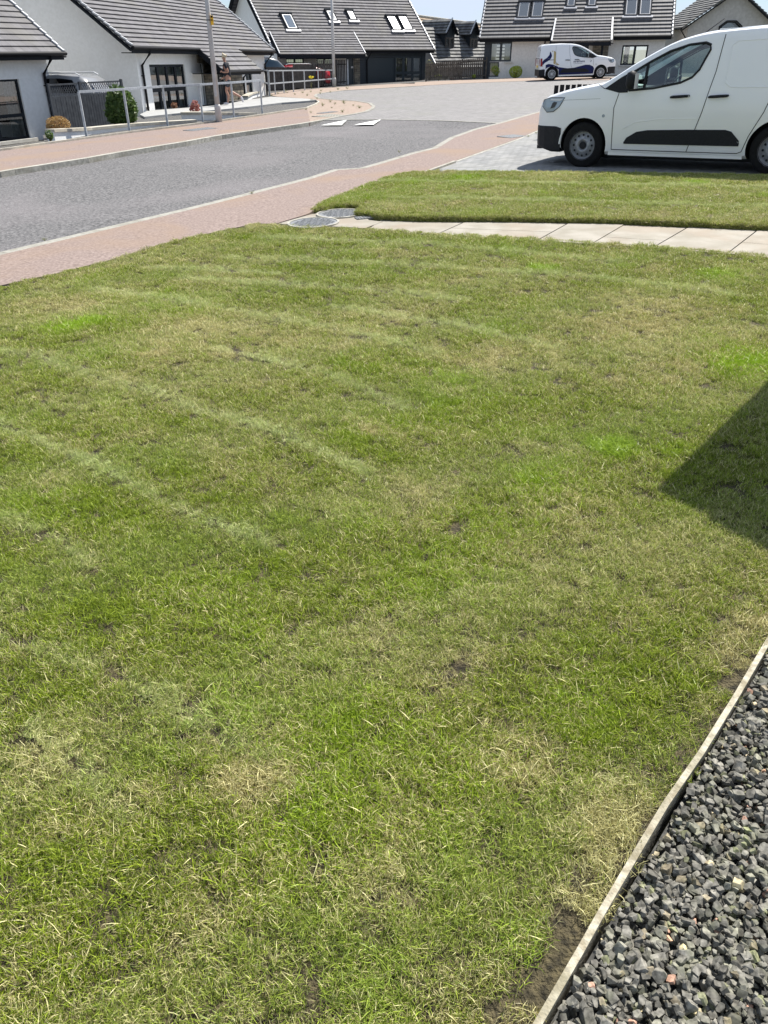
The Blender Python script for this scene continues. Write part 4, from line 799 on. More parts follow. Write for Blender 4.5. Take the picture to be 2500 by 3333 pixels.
def dormer(x0, x1, yb, yt, xe0, xe1, ye, ya, wd):
    a = f5.px(x0, yb, wd); c = f5.px(x1, yb, wd); z1 = f5.px(x0, yt, wd)[1]; u0, u1 = a[0], c[0]; z0 = (a[1] + c[1]) / 2; wf = wd + .3
    e0 = f5.px(xe0, ye, wf); e1 = f5.px(xe1, ye + 2, wf); m_ = (e0[0] + e1[0]) / 2; ze = (e0[1] + e1[1]) / 2; zg = f5.px((xe0 + xe1) / 2, ya, wf)[1]
    b = MB(); bk = -4.2; c0, c1 = u0 - .06, u1 + .06
    b.quad(f5.P(c0, wd, z0 - .8), f5.P(c0, bk, z0 - .8), f5.P(c0, bk, ze + .1), f5.P(c0, wd, ze + .1)); b.quad(f5.P(c1, bk, z0 - .8), f5.P(c1, wd, z0 - .8), f5.P(c1, wd, ze + .1), f5.P(c1, bk, ze + .1))
    b.quad(f5.P(c0, wd, z0 - .8), f5.P(c1, wd, z0 - .8), f5.P(c1, wd, z0), f5.P(c0, wd, z0)); b.quad(f5.P(c0, wd, z1), f5.P(c1, wd, z1), f5.P(c1, wd, ze + .1), f5.P(c0, wd, ze + .1))
    b.add([f5.P(e0[0], wd + .01, ze + .02), f5.P(e1[0], wd + .01, ze + .02), f5.P(m_, wd + .01, zg - .03)], [(0, 1, 2)])
    d_ = b.build('dormer', M['navy'], r5); window(f5, u0, u1, z0, z1, d_, cols=2, w=wd + .02, curt=[(.05, .45)], fw=.09, frame='brownf')
    b = MB()
    courses(b, f5.P(e0[0], bk, ze), f5.P(e0[0], wf, ze), f5.P(m_, wf, zg), f5.P(m_, bk, zg), 5, .09)
    courses(b, f5.P(e1[0], wf, ze), f5.P(e1[0], bk, ze), f5.P(m_, bk, zg), f5.P(m_, wf, zg), 5, .09); b.build('dormer_roof', M['roof5'], d_)
    for u in (e0[0], e1[0]): b = MB(); b.bar(f5.P(u, wf, ze - .1), f5.P(m_, wf, zg - .1), .05, .24, f5.n); b.build('bargeboard', M['fascia'], d_)
    b = MB(); b.bar(f5.P(e0[0], wf + .03, ze + .07), f5.P(m_, wf + .03, zg + .07), .07, .07, (0, 0, 1)); b.build('verge_trim', M['verge'], d_)
    b = MB(); b.ob(f5.P(c0 - .1, wd, z0 - .12), f5.d * (c1 - c0 + .2), f5.n * .75 + Vector((0, 0, -.72)), (0, 0, .05)); b.build('flashing', M['lead'], d_)
dormer(1449, 1476, 166, 121, 1451, 1490, 109, 61, -1.0); dormer(1529, 1552, 167, 125, 1530, 1563, 113, 68, -1.0)
fB = Fr((2, 95), (1, .12)); b = MB(); z5 = fB.px(1365, 52)[1]; z6 = fB.px(1550, 68)[1]; fB = Fr((2, 95), (1, .12), 0)
ua = fB.px(1330, 50)[0]; ub = fB.px(1640, 74)[0]
tb = thing('house', 'far house showing only a strip of tan tiled roof above the dormers', 'house', ctr(fB, ua))
b = MB(); A = fB.P(ua, 0, z5 + .1); B = fB.P(ub, 0, z6 - .6); dn = fB.n * 3.2 + Vector((0, 0, -2.6)); courses(b, A + dn, B + dn, B, A, 9, .06); dn = -fB.n * 3.2 + Vector((0, 0, -2.6)); courses(b, B + dn, A + dn, A, B, 9, .06); b.build('roof', M['tanroof'], tb)
b = MB(); n = 26
for i in range(n): a = A.lerp(B, i / n); c = A.lerp(B, (i + .86) / n); b.tube([a, c], .14, 8)
b.build('ridge_tiles', M['coping'], tb)
b = MB(); b.ob(A + fB.n * 2.9 + Vector((0, 0, -7)), (B - A) * .999, -fB.n * 5.8, (0, 0, 4.6)); b.build('wall', M['render3'], tb)

# ================================ gable end at the right edge
f6 = Fr((21.5, 62), (1, -.10)); r6 = thing('house', 'buff rendered gable end with an octagonal window, rising behind the near white van', 'house', ctr(f6, 2))
vl = f6.px(2217, 91); ap = f6.px(2402, -38); vr = f6.px(2590, 90); t = (ap[1] - vl[1]) / (ap[0] - vl[0]); b = MB(); zb = -.8
wlu = f6.px(2238, 100)[0]; uR = 2 * ap[0] - wlu; q = [(wlu, zb), (uR, zb), (uR, ap[1] - t * (uR - ap[0])), (ap[0], ap[1]), (wlu, ap[1] - t * (ap[0] - wlu))]
q = [(u, z - .12) if z > 0 else (u, z) for u, z in q]
oc = f6.px(2377, 92); ow = .72; oh = .52
hp = [(oc[0] + ow * math.cos(R(22.5 + 45 * i)), oc[1] - .1 + oh * math.sin(R(22.5 + 45 * i))) for i in range(8)]
tri = tessellate_polygon([[Vector((u, z, 0)) for u, z in q], [Vector((u, z, 0)) for u, z in hp[::-1]]]); al = q + hp[::-1]
b.add([f6.P(u, 0, z) for u, z in al], [tuple(t_) for t_ in tri]); b.ob(f6.P(wlu, -9, zb), f6.n * 8.99, f6.d * .2, (0, 0, q[4][1] - zb)); b.build('wall', M['render3'], r6)
b = MB()
for rr, w0, w1 in ((1.16, 0, .05), (1.0, -.08, .03)):
    for i in range(8):
        a = hp[i]; c = hp[(i + 1) % 8]; s = lambda p, k: (oc[0] + (p[0] - oc[0]) * k, oc[1] - .1 + (p[1] - oc[1] + .1) * k); A, B, A2, B2 = s(a, rr), s(c, rr), s(a, rr - .13), s(c, rr - .13)
        b.quad(f6.P(*[A[0], w1, A[1]]), f6.P(B[0], w1, B[1]), f6.P(B2[0], w1, B2[1]), f6.P(A2[0], w1, A2[1])); b.quad(f6.P(A[0], w0, A[1]), f6.P(B[0], w0, B[1]), f6.P(B[0], w1, B[1]), f6.P(A[0], w1, A[1]))
wn = b.build('window', M['black'], r6); b = MB(); b.add([f6.P(u, -.05, z) for u, z in hp], [tuple(range(8))]); b.build('pane', M['darkglass'], wn)
b = MB(); b.ob(f6.P(oc[0] - .35, -.2, oc[1] - .05), f6.d * .5, f6.n * .02, (0, 0, .1)); b.ob(f6.P(oc[0] - .45, -.2, oc[1] - .3), f6.d * .8, f6.n * .02, (0, 0, .1)); b.build('blind', M['paper'], wn)
b = MB(); cu = f6.P(vl[0], .35, vl[1]); 
for s, uu in ((1, vl[0]), (-1, 2 * ap[0] - vl[0])):
    A = (f6.P(uu, .35, vl[1]), f6.P(uu, -9, vl[1]), f6.P(ap[0], -9, ap[1]), f6.P(ap[0], .35, ap[1]))
    if s > 0: courses(b, A[1], A[0], A[3], A[2], 14, .07)
    else: courses(b, A[0], A[1], A[2], A[3], 14, .07)
rf = b.build('roof', M['roof5'], r6); b = MB()
for uu in (vl[0], 2 * ap[0] - vl[0]): b.bar(f6.P(uu, .34, vl[1] - .14), f6.P(ap[0], .34, ap[1] - .14), .05, .30, f6.n)
b.build('bargeboard', M['fascia'], rf); b = MB(); b.tube([f6.P(vl[0] - .06, .35, vl[1] - .04), f6.P(vl[0] - .06, -9, vl[1] - .04)], .06, 8); b.tube([f6.P(vl[0] - .02, .1, vl[1] - .1), f6.P(wlu - .05, .05, vl[1] - .6), f6.P(wlu - .05, .05, zb)], .04, 8); b.build('gutter', M['black'], r6)

# ================================ the photographer's own house: its gable corner throws the shadow on the lawn
tip = G(2160, 1590); he = 2.35; az = Vector((SUN.x, SUN.y, 0)); slope = Vector((az.x / SUN.z, az.y / SUN.z, 0)); cn = tip + slope * he; pd = Vector((.77, -.64, 0)).normalized(); ad = Vector((.64, .77, 0)).normalized()
r7 = thing('house', 'own house just outside the right edge whose gable corner shades the lawn', 'house', cn)
k7 = .66; b = MB(); z0 = gz(cn.x, cn.y); W7 = 6.0
def p7(u, w, z): q = cn + pd * u + ad * w; q.z = z0 + z; return q
G7 = [(0, -.3), (W7, -.3), (W7, he), (W7 / 2, he + k7 * W7 / 2), (0, he)]
b.add([p7(u, 0, z) for u, z in G7], [(0, 1, 2, 3, 4)]); b.add([p7(u, 7, z) for u, z in G7], [(4, 3, 2, 1, 0)])
b.quad(p7(0, 7, -.3), p7(0, 0, -.3), p7(0, 0, he), p7(0, 7, he)); b.quad(p7(W7, 0, -.3), p7(W7, 7, -.3), p7(W7, 7, he), p7(W7, 0, he)); b.build('wall', M['render'], r7)
b = MB(); courses(b, p7(0, 7, he), p7(0, 0, he), p7(W7 / 2, 0, he + k7 * W7 / 2), p7(W7 / 2, 7, he + k7 * W7 / 2), 11, .04); courses(b, p7(W7, 0, he), p7(W7, 7, he), p7(W7 / 2, 7, he + k7 * W7 / 2), p7(W7 / 2, 0, he + k7 * W7 / 2), 11, .04); b.build('roof', M['roof'], r7)

# ---------------------------------------------------------------- vans
def interp(tab, x):
    for (a, b_), (c, d) in zip(tab, tab[1:]):
        if a >= x >= c: return b_ + (d - b_) * (a - x) / (a - c)
    return tab[-1][1] if x < tab[-1][0] else tab[0][1]
ZT = [(.90, .66), (.87, .80), (.80, .93), (.68, 1.005), (.45, 1.065), (.15, 1.12), (-.10, 1.155), (-.24, 1.18), (-.42, 1.28), (-.65, 1.415), (-.90, 1.545), (-1.10, 1.64), (-1.28, 1.705), (-1.5, 1.755), (-1.8, 1.79), (-2.3, 1.81), (-3.0, 1.80), (-3.30, 1.785), (-3.42, 1.74), (-3.47, 1.62), (-3.51, 1.2)]
WH = [(.90, .50), (.87, .66), (.80, .76), (.68, .825), (.5, .868), (.2, .90), (-.2, .915), (-1, .925), (-3.0, .92), (-3.3, .90), (-3.44, .875), (-3.51, .84)]
def side_y(x, z):
    p = [(.15, .955), (.30, .982), (.55, 1.0), (.85, .998), (1.08, .975), (1.2, .95), (1.5, .895), (1.72, .845), (1.85, .80)]
    f = p[-1][1]
    for (a, b_), (c, d) in zip(p, p[1:]):
        if z < a: f = b_; break
        if a <= z <= c: f = b_ + (d - b_) * (z - a) / (c - a); break
    r = 0
    if -1.6 < x < .3: r = 0
    return interp(WH, x) * f
def zbot(x): return .20 if -3.3 < x < .4 else .32
def ring(x, s=1.0):
    zt = interp(ZT, x); zb_ = zbot(x); hi = zt - .11
    zs = [zb_, zb_ + .05, .32, .45, .60, .72, .85, .97, 1.08, 1.18, 1.3, 1.42, 1.55, 1.66]
    zs = [min(z, zb_ + (hi - zb_) * (i + 1) / (len(zs) + .0)) if z > hi - .01 * (len(zs) - i) else z for i, z in enumerate(zs)]
    zs = sorted(zs); h = [(side_y(x, z), z) for z in zs]
    e = side_y(x, hi); h += [(e * .985, zt - .06), (e * .955, zt - .025), (e * .89, zt - .004), (e * .6, zt + .012), (0, zt + .02)]
    h[0] = (h[0][0] * .93, h[0][1]); return h
def loft(b, xs, rings, cap=True):
    n = len(rings[0]) * 2 - 1; vs = []
    for x, h in zip(xs, rings): vs += [(x, y, z) for y, z in h] + [(x, -y, z) for y, z in h[-2::-1]]
    fs = [(i * n + k, i * n + (k + 1) % n, (i + 1) * n + (k + 1) % n, (i + 1) * n + k) for i in range(len(xs) - 1) for k in range(n)]
    if cap: fs += [tuple(range(n))[::-1], tuple((len(xs) - 1) * n + k for k in range(n))]
    b.add(vs, fs)
def tmp(b, name='cutter'):
    o = b.build(name, M['plastic']); bm = bmesh.new(); bm.from_mesh(o.data); bmesh.ops.remove_doubles(bm, verts=bm.verts, dist=1e-5); bmesh.ops.recalc_face_normals(bm, faces=bm.faces); bm.to_mesh(o.data); bm.free(); return o
def cut(o, cs):
    for c in cs:
        md = o.modifiers.new('cut', 'BOOLEAN'); md.object = c; md.operation = 'DIFFERENCE'; md.solver = 'EXACT'
    dg = bpy.context.evaluated_depsgraph_get(); dg.update(); me = bpy.data.meshes.new_from_object(o.evaluated_get(dg)); o.modifiers.clear(); old = o.data; o.data = me
    for c in cs: bpy.data.objects.remove(c)
GW = [(-.64, 1.075), (-1.0, 1.10), (-1.37, 1.165), (-1.52, 1.23), (-1.60, 1.32), (-1.70, 1.56), (-1.69, 1.62), (-1.62, 1.645), (-1.40, 1.625), (-1.15, 1.555), (-.9, 1.435), (-.66, 1.305)]
def pane_poly(b, poly, s, off, m=0, dens=0):
    pts = [(x, s * (side_y(x, z) + off), z) for x, z in poly]; t = tessellate_polygon([[Vector((x, z, 0)) for x, z in poly]])
    b.add(pts, [tuple(q) for q in t], None, m)
def decal(b, poly, s, off=.004, h=.05, m=0):         # polygon laid on the body side, cut into cells so that it follows the curve
    xs = [p[0] for p in poly]; x = min(xs)
    def spans(xx):
        r = []
        for (a, za), (c, zc) in zip(poly, poly[1:] + poly[:1]):
            if (a <= xx < c) or (c <= xx < a): r.append(za + (zc - za) * (xx - a) / (c - a))
        r.sort(); return r
    n = max(2, int((max(xs) - x) / h)); e = 1e-4; st = (max(xs) - x) / n
    for i in range(n):
        A = spans(x + i * st + e); B = spans(x + (i + 1) * st - e)
        if len(A) != len(B): continue
        for q in range(0, len(A) - 1, 2):
            k = max(1, int(abs(A[q + 1] - A[q]) / .08) + 1)
            for j in range(k):
                p4 = [(x + i * st, A[q] + (A[q + 1] - A[q]) * j / k), (x + (i + 1) * st, B[q] + (B[q + 1] - B[q]) * j / k), (x + (i + 1) * st, B[q] + (B[q + 1] - B[q]) * (j + 1) / k), (x + i * st, A[q] + (A[q + 1] - A[q]) * (j + 1) / k)]
                b.add([(a, s * (side_y(a, z) + off), z) for a, z in p4], [(0, 1, 2, 3)], None, m)
def line_on(b, pts, s, r=.005, off=.001):
    P = []
    for (a, za), (c, zc) in zip(pts, pts[1:]):
        k = max(2, int(math.hypot(a - c, za - zc) / .06))
        P += [(a + (c - a) * j / k, s * (side_y(a + (c - a) * j / k, za + (zc - za) * j / k) + off), za + (zc - za) * j / k) for j in range(k)]
    a, z = pts[-1]; P.append((a, s * (side_y(a, z) + off), z)); b.tube(P, r, 6)
WHL = ((0, 0), (-2.785, 0))
def make_van(name, label, livery):
    t = thing(name, label, 'van')
    xs = [x / 100 for x in (90, 885, 86, 83, 79, 73, 66, 56, 45, 32, 20, 8)]; xs = [.90, .885, .86, .83, .79, .73, .66, .56, .45, .32, .2, .08, -.04, -.14, -.22, -.3, -.4, -.52, -.65, -.78, -.9, -1.02, -1.14, -1.26, -1.4, -1.55, -1.75, -2.0, -2.3, -2.6, -2.9, -3.15, -3.3, -3.38, -3.43, -3.47, -3.495, -3.51]
    b = MB(); loft(b, xs, [ring(x) for x in xs]); pm = M['whitec'] if livery else M['white']
    body = tmp(b, 'body'); body.data.materials.clear(); body.data.materials.append(pm)
    cs = []
    for wx, _ in WHL:
        for s in (-1, 1):
            c = MB(); c.lathe([(.0005, 0), (.375, 0), (.375, .7), (.0005, .7)], (wx, .60 if s > 0 else -1.30, .335), 'y', 40); cs.append(tmp(c))
    cab = [(-.12, .5), (-.10, 1.05), (-.24, 1.12), (-.42, 1.215), (-.9, 1.48), (-1.25, 1.64), (-1.5, 1.70), (-1.86, 1.73), (-1.86, .5)]
    c = MB(); n = len(cab); c.add([(x, side_y(x, z) - .05 - (.04 if z > 1.6 else 0), z) for x, z in cab] + [(x, -side_y(x, z) + .05 + (.04 if z > 1.6 else 0), z) for x, z in cab], [tuple(range(n)), tuple(range(2 * n - 1, n - 1, -1))] + [(i, n + i, n + (i + 1) % n, (i + 1) % n) for i in range(n)]); cs.append(tmp(c))
    c = MB(); n = len(GW); c.add([(x, 1.2, z) for x, z in GW] + [(x, -1.2, z) for x, z in GW], [tuple(range(n)), tuple(range(2 * n - 1, n - 1, -1))] + [(i, n + i, n + (i + 1) % n, (i + 1) % n) for i in range(n)]); cs.append(tmp(c))
    ws = [(-.30, .70, 1.215), (-1.18, .60, 1.675)]; nn = Vector((.47, 0, .88)) * .2
    c = MB(); q = [Vector((-.30, .70, 1.215)), Vector((-.30, -.70, 1.215)), Vector((-1.18, -.60, 1.672)), Vector((-1.18, .60, 1.672))]; c.add([p + nn for p in q] + [p - nn for p in q], [(0, 1, 2, 3), (7, 6, 5, 4), (0, 4, 5, 1), (1, 5, 6, 2), (2, 6, 7, 3), (3, 7, 4, 0)]); cs.append(tmp(c))
    cut(body, cs); body.data.materials.clear(); body.data.materials.append(pm); body.data.materials.append(M['inside']); body.data.materials.append(M['plastic'])
    for p_ in body.data.polygons:
        c = p_.center; p_.material_index = 0
        for wx, _ in WHL:
            if math.hypot(c.x - wx, c.z - .335) < .377 and (abs(c.y) < interp(WH, c.x) * .94): p_.material_index = 2
        if -1.9 < c.x < -.1 and .45 < c.z < 1.75 and abs(c.y) < side_y(c.x, c.z) - .03 and c.z < interp(ZT, c.x) - .035: p_.material_index = 1
    body.data.polygons.foreach_set('use_smooth', [True] * len(body.data.polygons))
    body.data.set_sharp_from_angle(angle=R(32)); body.parent = t; OFFS[body.name] = Vector()
    for s in (-1, 1):
        b = MB(); pane_poly(b, GW, s, -.018); sg = b.build('side_window', M['carglass'], t)
        b = MB(); loop = GW + GW[:1]; b.tube([(x, s * (side_y(x, z) + .0), z) for x, z in loop], .016, 6); k = [(-.86, 1.08), (-.865, 1.42)]; b.bar((k[0][0], s * (side_y(*k[0]) - .008), k[0][1]), (k[1][0], s * (side_y(*k[1]) - .008), k[1][1]), .035, .02, (0, s, 0)); b.build('window_seal', M['plastic'], sg)
        b = MB(); pane_poly(b, [(-.27, 1.10), (-.50, 1.045), (-.63, 1.05), (-.655, 1.325), (-.5, 1.245)], s, .004); b.build('corner_panel', M['plastic'], sg)
        b = MB(); line_on(b, [(-.50, 1.04), (-.45, .85), (-.47, .28)], s); line_on(b, [(-1.86, 1.735), (-1.83, 1.3), (-1.74, .8), (-1.60, .28)], s); line_on(b, [(-.47, .28), (-1.60, .275), (-2.30, .275)], s)
        b.build('door_seam', M['plastic'], t)
        b = MB(); line_on(b, [(-2.62, 1.70), (-2.62, 1.0), (-2.56, .80), (-2.42, .5), (-2.36, .30), (-2.30, .275)], s); b.build('side_door_seam', M['plastic'], t)
        b = MB(); line_on(b, [(-2.70, 1.03), (-3.30, 1.03)], s, .014, .0); b.build('door_rail', M['plastic'], t)
        b = MB(); line_on(b, [(-.27, 1.10), (-.16, 1.165)], s, .004); line_on(b, [(-.22, .97), (.35, .95), (.47, .9)], s, .0015); b.build('bonnet_seam', M['plastic'], t)
        # pressed lines of the side: raised rails of body colour
        b = MB(); line_on(b, [(-1.98, 1.15), (-1.98, 1.60), (-2.04, 1.65), (-2.55, 1.665)], s, .009, -.004); line_on(b, [(-1.98, 1.17), (-2.05, 1.11), (-2.2, 1.10), (-2.58, 1.10)], s, .010, -.004); line_on(b, [(-2.66, 1.66), (-3.25, 1.64), (-3.30, 1.58), (-3.30, 1.16), (-3.25, 1.10), (-2.68, 1.10)], s, .009, -.004); line_on(b, [(-.62, .57), (-.8, .66), (-1.1, .70), (-1.7, .715)], s, .012, -.007)
        b.tube([(.385 * 1.02 * math.cos(a), s * (side_y(0, .335) - .012), .335 + .395 * math.sin(a)) for a in [R(x) for x in range(0, 181, 12)]], .016, 6); b.build('body_crease', pm, t)
        if True:
            rub = [(-.66, .375), (-.70, .44), (-.84, .52), (-1.0, .545), (-1.6, .56), (-2.1, .565), (-2.18, .545), (-2.30, .43), (-2.305, .38)]
            b = MB(); decal(b, rub, s, .014); decal(b, rub, s, .002); line_on(b, rub + rub[:1], s, .012, .004); b.build('rubbing_strip', M['plastic'], t)
        for hx, fl in ((-1.40, 0), (-1.93, 1)):
            b = MB(); y = side_y(hx, 1.0); P = [(hx + .13, s * (y + .005), .985), (hx + .10, s * (y + .034), .99), (hx, s * (y + .044), .995), (hx - .10, s * (y + .034), 1.0), (hx - .13, s * (y + .005), 1.003)]; b.tube(P, [.014, .018, .019, .018, .014], 8); h_ = b.build('door_handle', M['plastic'], t)
            if not livery and fl == 0: b = MB(); b.lathe([(.001, .0), (.012, 0), (.012, -.01)], (hx - .12, s * (y + .03), 1.0), 'y', 12); b.build('lock', M['alloy'], h_)
        b = MB(); b.lathe([(.001, .0), (.022, 0), (.022, -.02)], (-.30, s * (side_y(-.30, .74) + .006), .74), 'y', 14); b.build('side_repeater', M['lamp'], t)
        b = MB(); HL = [(.60, .985), (.36, .985), (.44, .86), (.54, .79), (.66, .78), (.76, .86), (.74, .95)]; decal(b, HL, s, .006, .03); hl = b.build('headlight', M['lamp'], t, smooth=True)
        b = MB(); decal(b, [(.56, .93), (.48, .92), (.52, .85), (.6, .83)], s, .010, .03); line_on(b, HL + HL[:1], s, .006, .004); b.build('reflector', M['inside'], hl)
        b = MB(); decal(b, [(.60, .97), (.38, .972), (.42, .94), (.62, .945)], s, .011, .03); b.build('light_strip', M['alloy'], hl)
        # mirror
        b = MB(); mx_ = -.72; y = side_y(mx_, 1.12); n = 7; 
        vs = []; prof = [(.0, .06), (.03, .10), (.09, .125), (.16, .12), (.2, .09), (.215, .05)]
        b.bar((mx_ + .02, s * (y - .01), 1.12), (mx_, s * (y + .10), 1.16), .09, .05)
        b.lathe([(.001, -.11), (.07, -.10), (.098, -.05), (.10, .03), (.085, .09), (.001, .115)], (0, 0, 0), 'z', 16)
        o0 = len(b.v) - 16 * 6; b.v[o0:] = [(mx_ + x * .75, s * (y + .17) + yy * 1.0, 1.21 + z * 1.1) for x, yy, z in b.v[o0:]]; mr = b.build('wing_mirror', M['plastic'], t, smooth=True)
        b = MB(); b.cb((mx_ - .075, s * (y + .17), 1.20), .008, .14, .19); b.build('mirror_glass', M['alloy'], mr)
    # windscreen, interior
    b = MB(); b.quad((-.28, .72, 1.195), (-.28, -.72, 1.195), (-1.19, -.61, 1.668), (-1.19, .61, 1.668)); b.build('windscreen', M['carglass'], t)
    b = MB(); b.tube([(-.28, .70, 1.21), (-.26, 0, 1.225), (-.28, -.70, 1.21)], .02, 6); b.build('wiper', M['plastic'], t)
    b = MB(); b.ob((-.62, -.80, .7), (.45, 0, 0), (0, 1.6, 0), (0, 0, .38)); b.ob((-.72, -.25, .65), (.2, 0, 0), (0, .4, 0), (0, 0, .35)); ds = b.build('dashboard', M['inside'], t)
    b = MB(); b.ob((-.55, .20, 1.085), (.26, 0, .02), (0, .4, 0), (0, 0, .012)); b.ob((-.50, -.35, 1.085), (.2, 0, .02), (0, .3, 0), (0, 0, .012)); b.build('papers', M['paper'], ds)
    for y in (-.38, .38):
        b = MB(); b.ob((-1.55, y - .23, .62), (.5, 0, .04), (0, .46, 0), (0, 0, .14)); b.ob((-1.62, y - .23, .7), (.12, 0, 0), (0, .46, 0), (-.12, 0, .55)); b.ob((-1.74, y - .13, 1.27), (.09, 0, 0), (0, .26, 0), (-.03, 0, .2)); b.build('seat', M['inside'], t)
    b = MB(); c0 = Vector((-.92, -.36, 1.06)); P = [c0 + Vector((-.09 * math.sin(a), .18 * math.cos(a), .155 * math.sin(a))) for a in [6.2832 * i / 20 for i in range(21)]]; b.tube(P, .014, 6); b.tube([c0, c0 + Vector((.25, 0, -.15))], .04, 8); b.bar(P[0], P[10], .05, .02); b.build('steering_wheel', M['inside'], t)
    # bumpers
    for nm, x0, x1, st, z0, z1 in (('front_bumper', .905, .385, 14, .215, .585), ('rear_bumper', -3.20, -3.53, 12, .23, .56)):
        b = MB(); xs2 = [x0 + (x1 - x0) * i / st for i in range(st + 1)]; R_ = []
        for x in xs2:
            o_ = .016; xx = min(max(x, -3.51), .90); zz = [z0, z0 + .03, z0 + .12, z0 + .24, z1 - .02, z1]
            if nm[0] == 'f': zz[0] = z0 + max(0, (x - .55)) * .25; zz[1] = zz[0] + .03; zz[5] = z1 - max(0, .47 - x) * .3
            h = [(0, zz[0])] + [(side_y(xx, z) * (1 if 0 < k < 5 else .985) + o_, z) for k, z in enumerate(zz)] + [(0, zz[-1])]; R_.append(h)
        n = len(R_[0]); vs = []
        for x, h in zip(xs2, R_): vs += [(x, y, z) for y, z in h] + [(x, -y, z) for y, z in h[-2:0:-1]]
        n2 = 2 * n - 2; b.add(vs, [(i * n2 + k, i * n2 + (k + 1) % n2, (i + 1) * n2 + (k + 1) % n2, (i + 1) * n2 + k) for i in range(st) for k in range(n2)] + [tuple(range(n2)), tuple(range(st * n2 + n2 - 1, st * n2 - 1, -1))])
        if nm[0] == 'f': b.cb((.88, 0, .25), .08, 1.1, .05)
        b.build(nm, M['plastic'], t, smooth=False)
    for s in (-1, 1):
        b = MB(); b.ob((-2.38, s * .86 - .03, .20), (1.96, 0, 0), (0, .06, 0), (0, 0, .055)); b.build('sill_trim', pm, t)
        b = MB(); b.bar((-3.2, s * .66, 1.80), (-1.75, s * .67, 1.795), .03, .02); b.build('roof_channel', pm, t)
        b = MB(); decal(b, [(-3.34, .72), (-3.47, .72), (-3.47, 1.12), (-3.36, 1.12)], s, .012, .03); b.ob((-3.505, s * .80 - (.05 if s > 0 else -.05) * 0 - .045, .74), (-.018, 0, 0), (0, .09, 0), (0, 0, .36)); b.build('tail_light', M['redlamp'], t)
    b = MB(); b.ob((-3.4, -.62, .13), (3.6, 0, 0), (0, 1.24, 0), (0, 0, .18)); b.build('underbody', M['plastic'], t)
    b = MB(); b.tube([(-1.30, .0, 1.71), (-1.62, .0, 1.93)], [.009, .004], 6); b.build('aerial', M['plastic'], t)
    b = MB(); b.ob((-3.518, -.26, .66), (-.01, 0, 0), (0, .52, 0), (0, 0, .115)); b.build('number_plate', M['plate'], t)
    for y in (-.76, .06):
        b = MB(); b.ob((-3.50, y, 1.10), (-.012, 0, 0), (0, .70, 0), (.035, 0, .45)); b.build('rear_window', M['whitec'] if False else M['darkglass'], t)
    # wheels
    for wx, _ in WHL:
        for s in (-1, 1):
            c0 = (wx, s * .80, .325)
            b = MB(); P = [(.20, -.10), (.285, -.10), (.318, -.085), (.326, -.05), (.326, .05), (.318, .085), (.285, .10), (.20, .10)]; b.lathe(P, c0, 'y', 44); w = b.build('wheel', M['tyre'], t, smooth=True)
            b = MB(); o = s * .095
            if not livery:
                P = [(.212, .012), (.206, .0), (.198, -.012), (.190, -.045), (.175, -.05), (.155, -.028), (.115, -.010), (.095, .004), (.075, .004), (.060, -.02), (.001, -.02)]
                b.lathe([(r, s * (.092 + q)) for r, q in P], c0, 'y', 44); rim = b.build('rim', M['steel'], w, smooth=True); b = MB()
                for k in range(12):
                    a = 6.2832 * k / 12; b.lathe([(.001, s * .082), (.0165, s * .081)], (wx + .148 * math.cos(a), c0[1], .325 + .148 * math.sin(a)), 'y', 12)
                b.lathe([(.001, s * .098), (.05, s * .097), (.052, s * .08)], c0, 'y', 20); b.build('rim_holes', M['plastic'], rim)
            else:
                b.lathe([(.212, s * .105), (.198, s * .105), (.195, s * .07), (.001, s * .065)], c0, 'y', 40); rim = b.build('rim', M['plastic'], w); b = MB()
                b.lathe([(.214, s * .112), (.192, s * .112)], c0, 'y', 40); b.lathe([(.045, s * .118), (.001, s * .12)], c0, 'y', 20)
                for k in range(9):
                    a = 6.2832 * k / 9
                    for da in (-.16, .16):
                        A = Vector((wx + .035 * math.cos(a), c0[1] + s * .112, .325 + .035 * math.sin(a))); B = Vector((wx + .200 * math.cos(a + da), c0[1] + s * .110, .325 + .200 * math.sin(a + da))); b.bar(A, B, .014, .008, (0, 1, 0))
                b.build('hubcap', M['alloy'], rim)
    if livery:
        for s in (-1, 1):
            b = MB(); lo = lambda x: .265
            wave = [(-3.44, .62), (-3.25, .60), (-2.40, .66), (-2.15, .62), (-1.9, .585), (-1.55, .60), (-1.2, .67), (-.9, .73), (-.65, .72), (-.45, .62), (-.385, .54)]
            base = [(-.40, .27), (-2.40, .27)]; mid = [p for p in wave if p[0] >= -2.4]; decal(b, mid + base, s, .0045, .04)
            dd = b.build('lower_wave', M['navyp'], t)
            b = MB(); decal(b, [(-3.44, .57), (-3.18, .60), (-3.2, .78), (-3.0, .84), (-2.78, .80), (-2.5, .70), (-2.40, .64), (-2.40, .57), (-2.44, .54), (-2.55, .63), (-2.68, .71), (-2.85, .70), (-3.0, .68), (-3.12, .62), (-3.2, .57)], s, .005, .03); b.build('navy_curl', M['navyp'], t)
            b = MB(); decal(b, [(-3.38, .92), (-3.30, 1.04), (-3.12, 1.14), (-2.98, 1.28), (-2.95, 1.46), (-2.87, 1.36), (-2.83, 1.22), (-2.90, 1.08), (-3.05, .98), (-3.22, .90), (-3.32, .80), (-3.38, .78)], s, .005, .03); b.build('navy_flame', M['navyp'], t)
            b = MB(); decal(b, [(-2.86, 1.48), (-2.72, 1.47), (-2.62, 1.42), (-2.58, 1.30), (-2.60, 1.10), (-2.58, .95), (-2.50, .84), (-2.38, .78), (-2.48, .76), (-2.62, .78), (-2.74, .86), (-2.78, 1.0), (-2.74, 1.20), (-2.76, 1.38)], s, .005, .025); b.build('gold_flame', M['gold'], t)
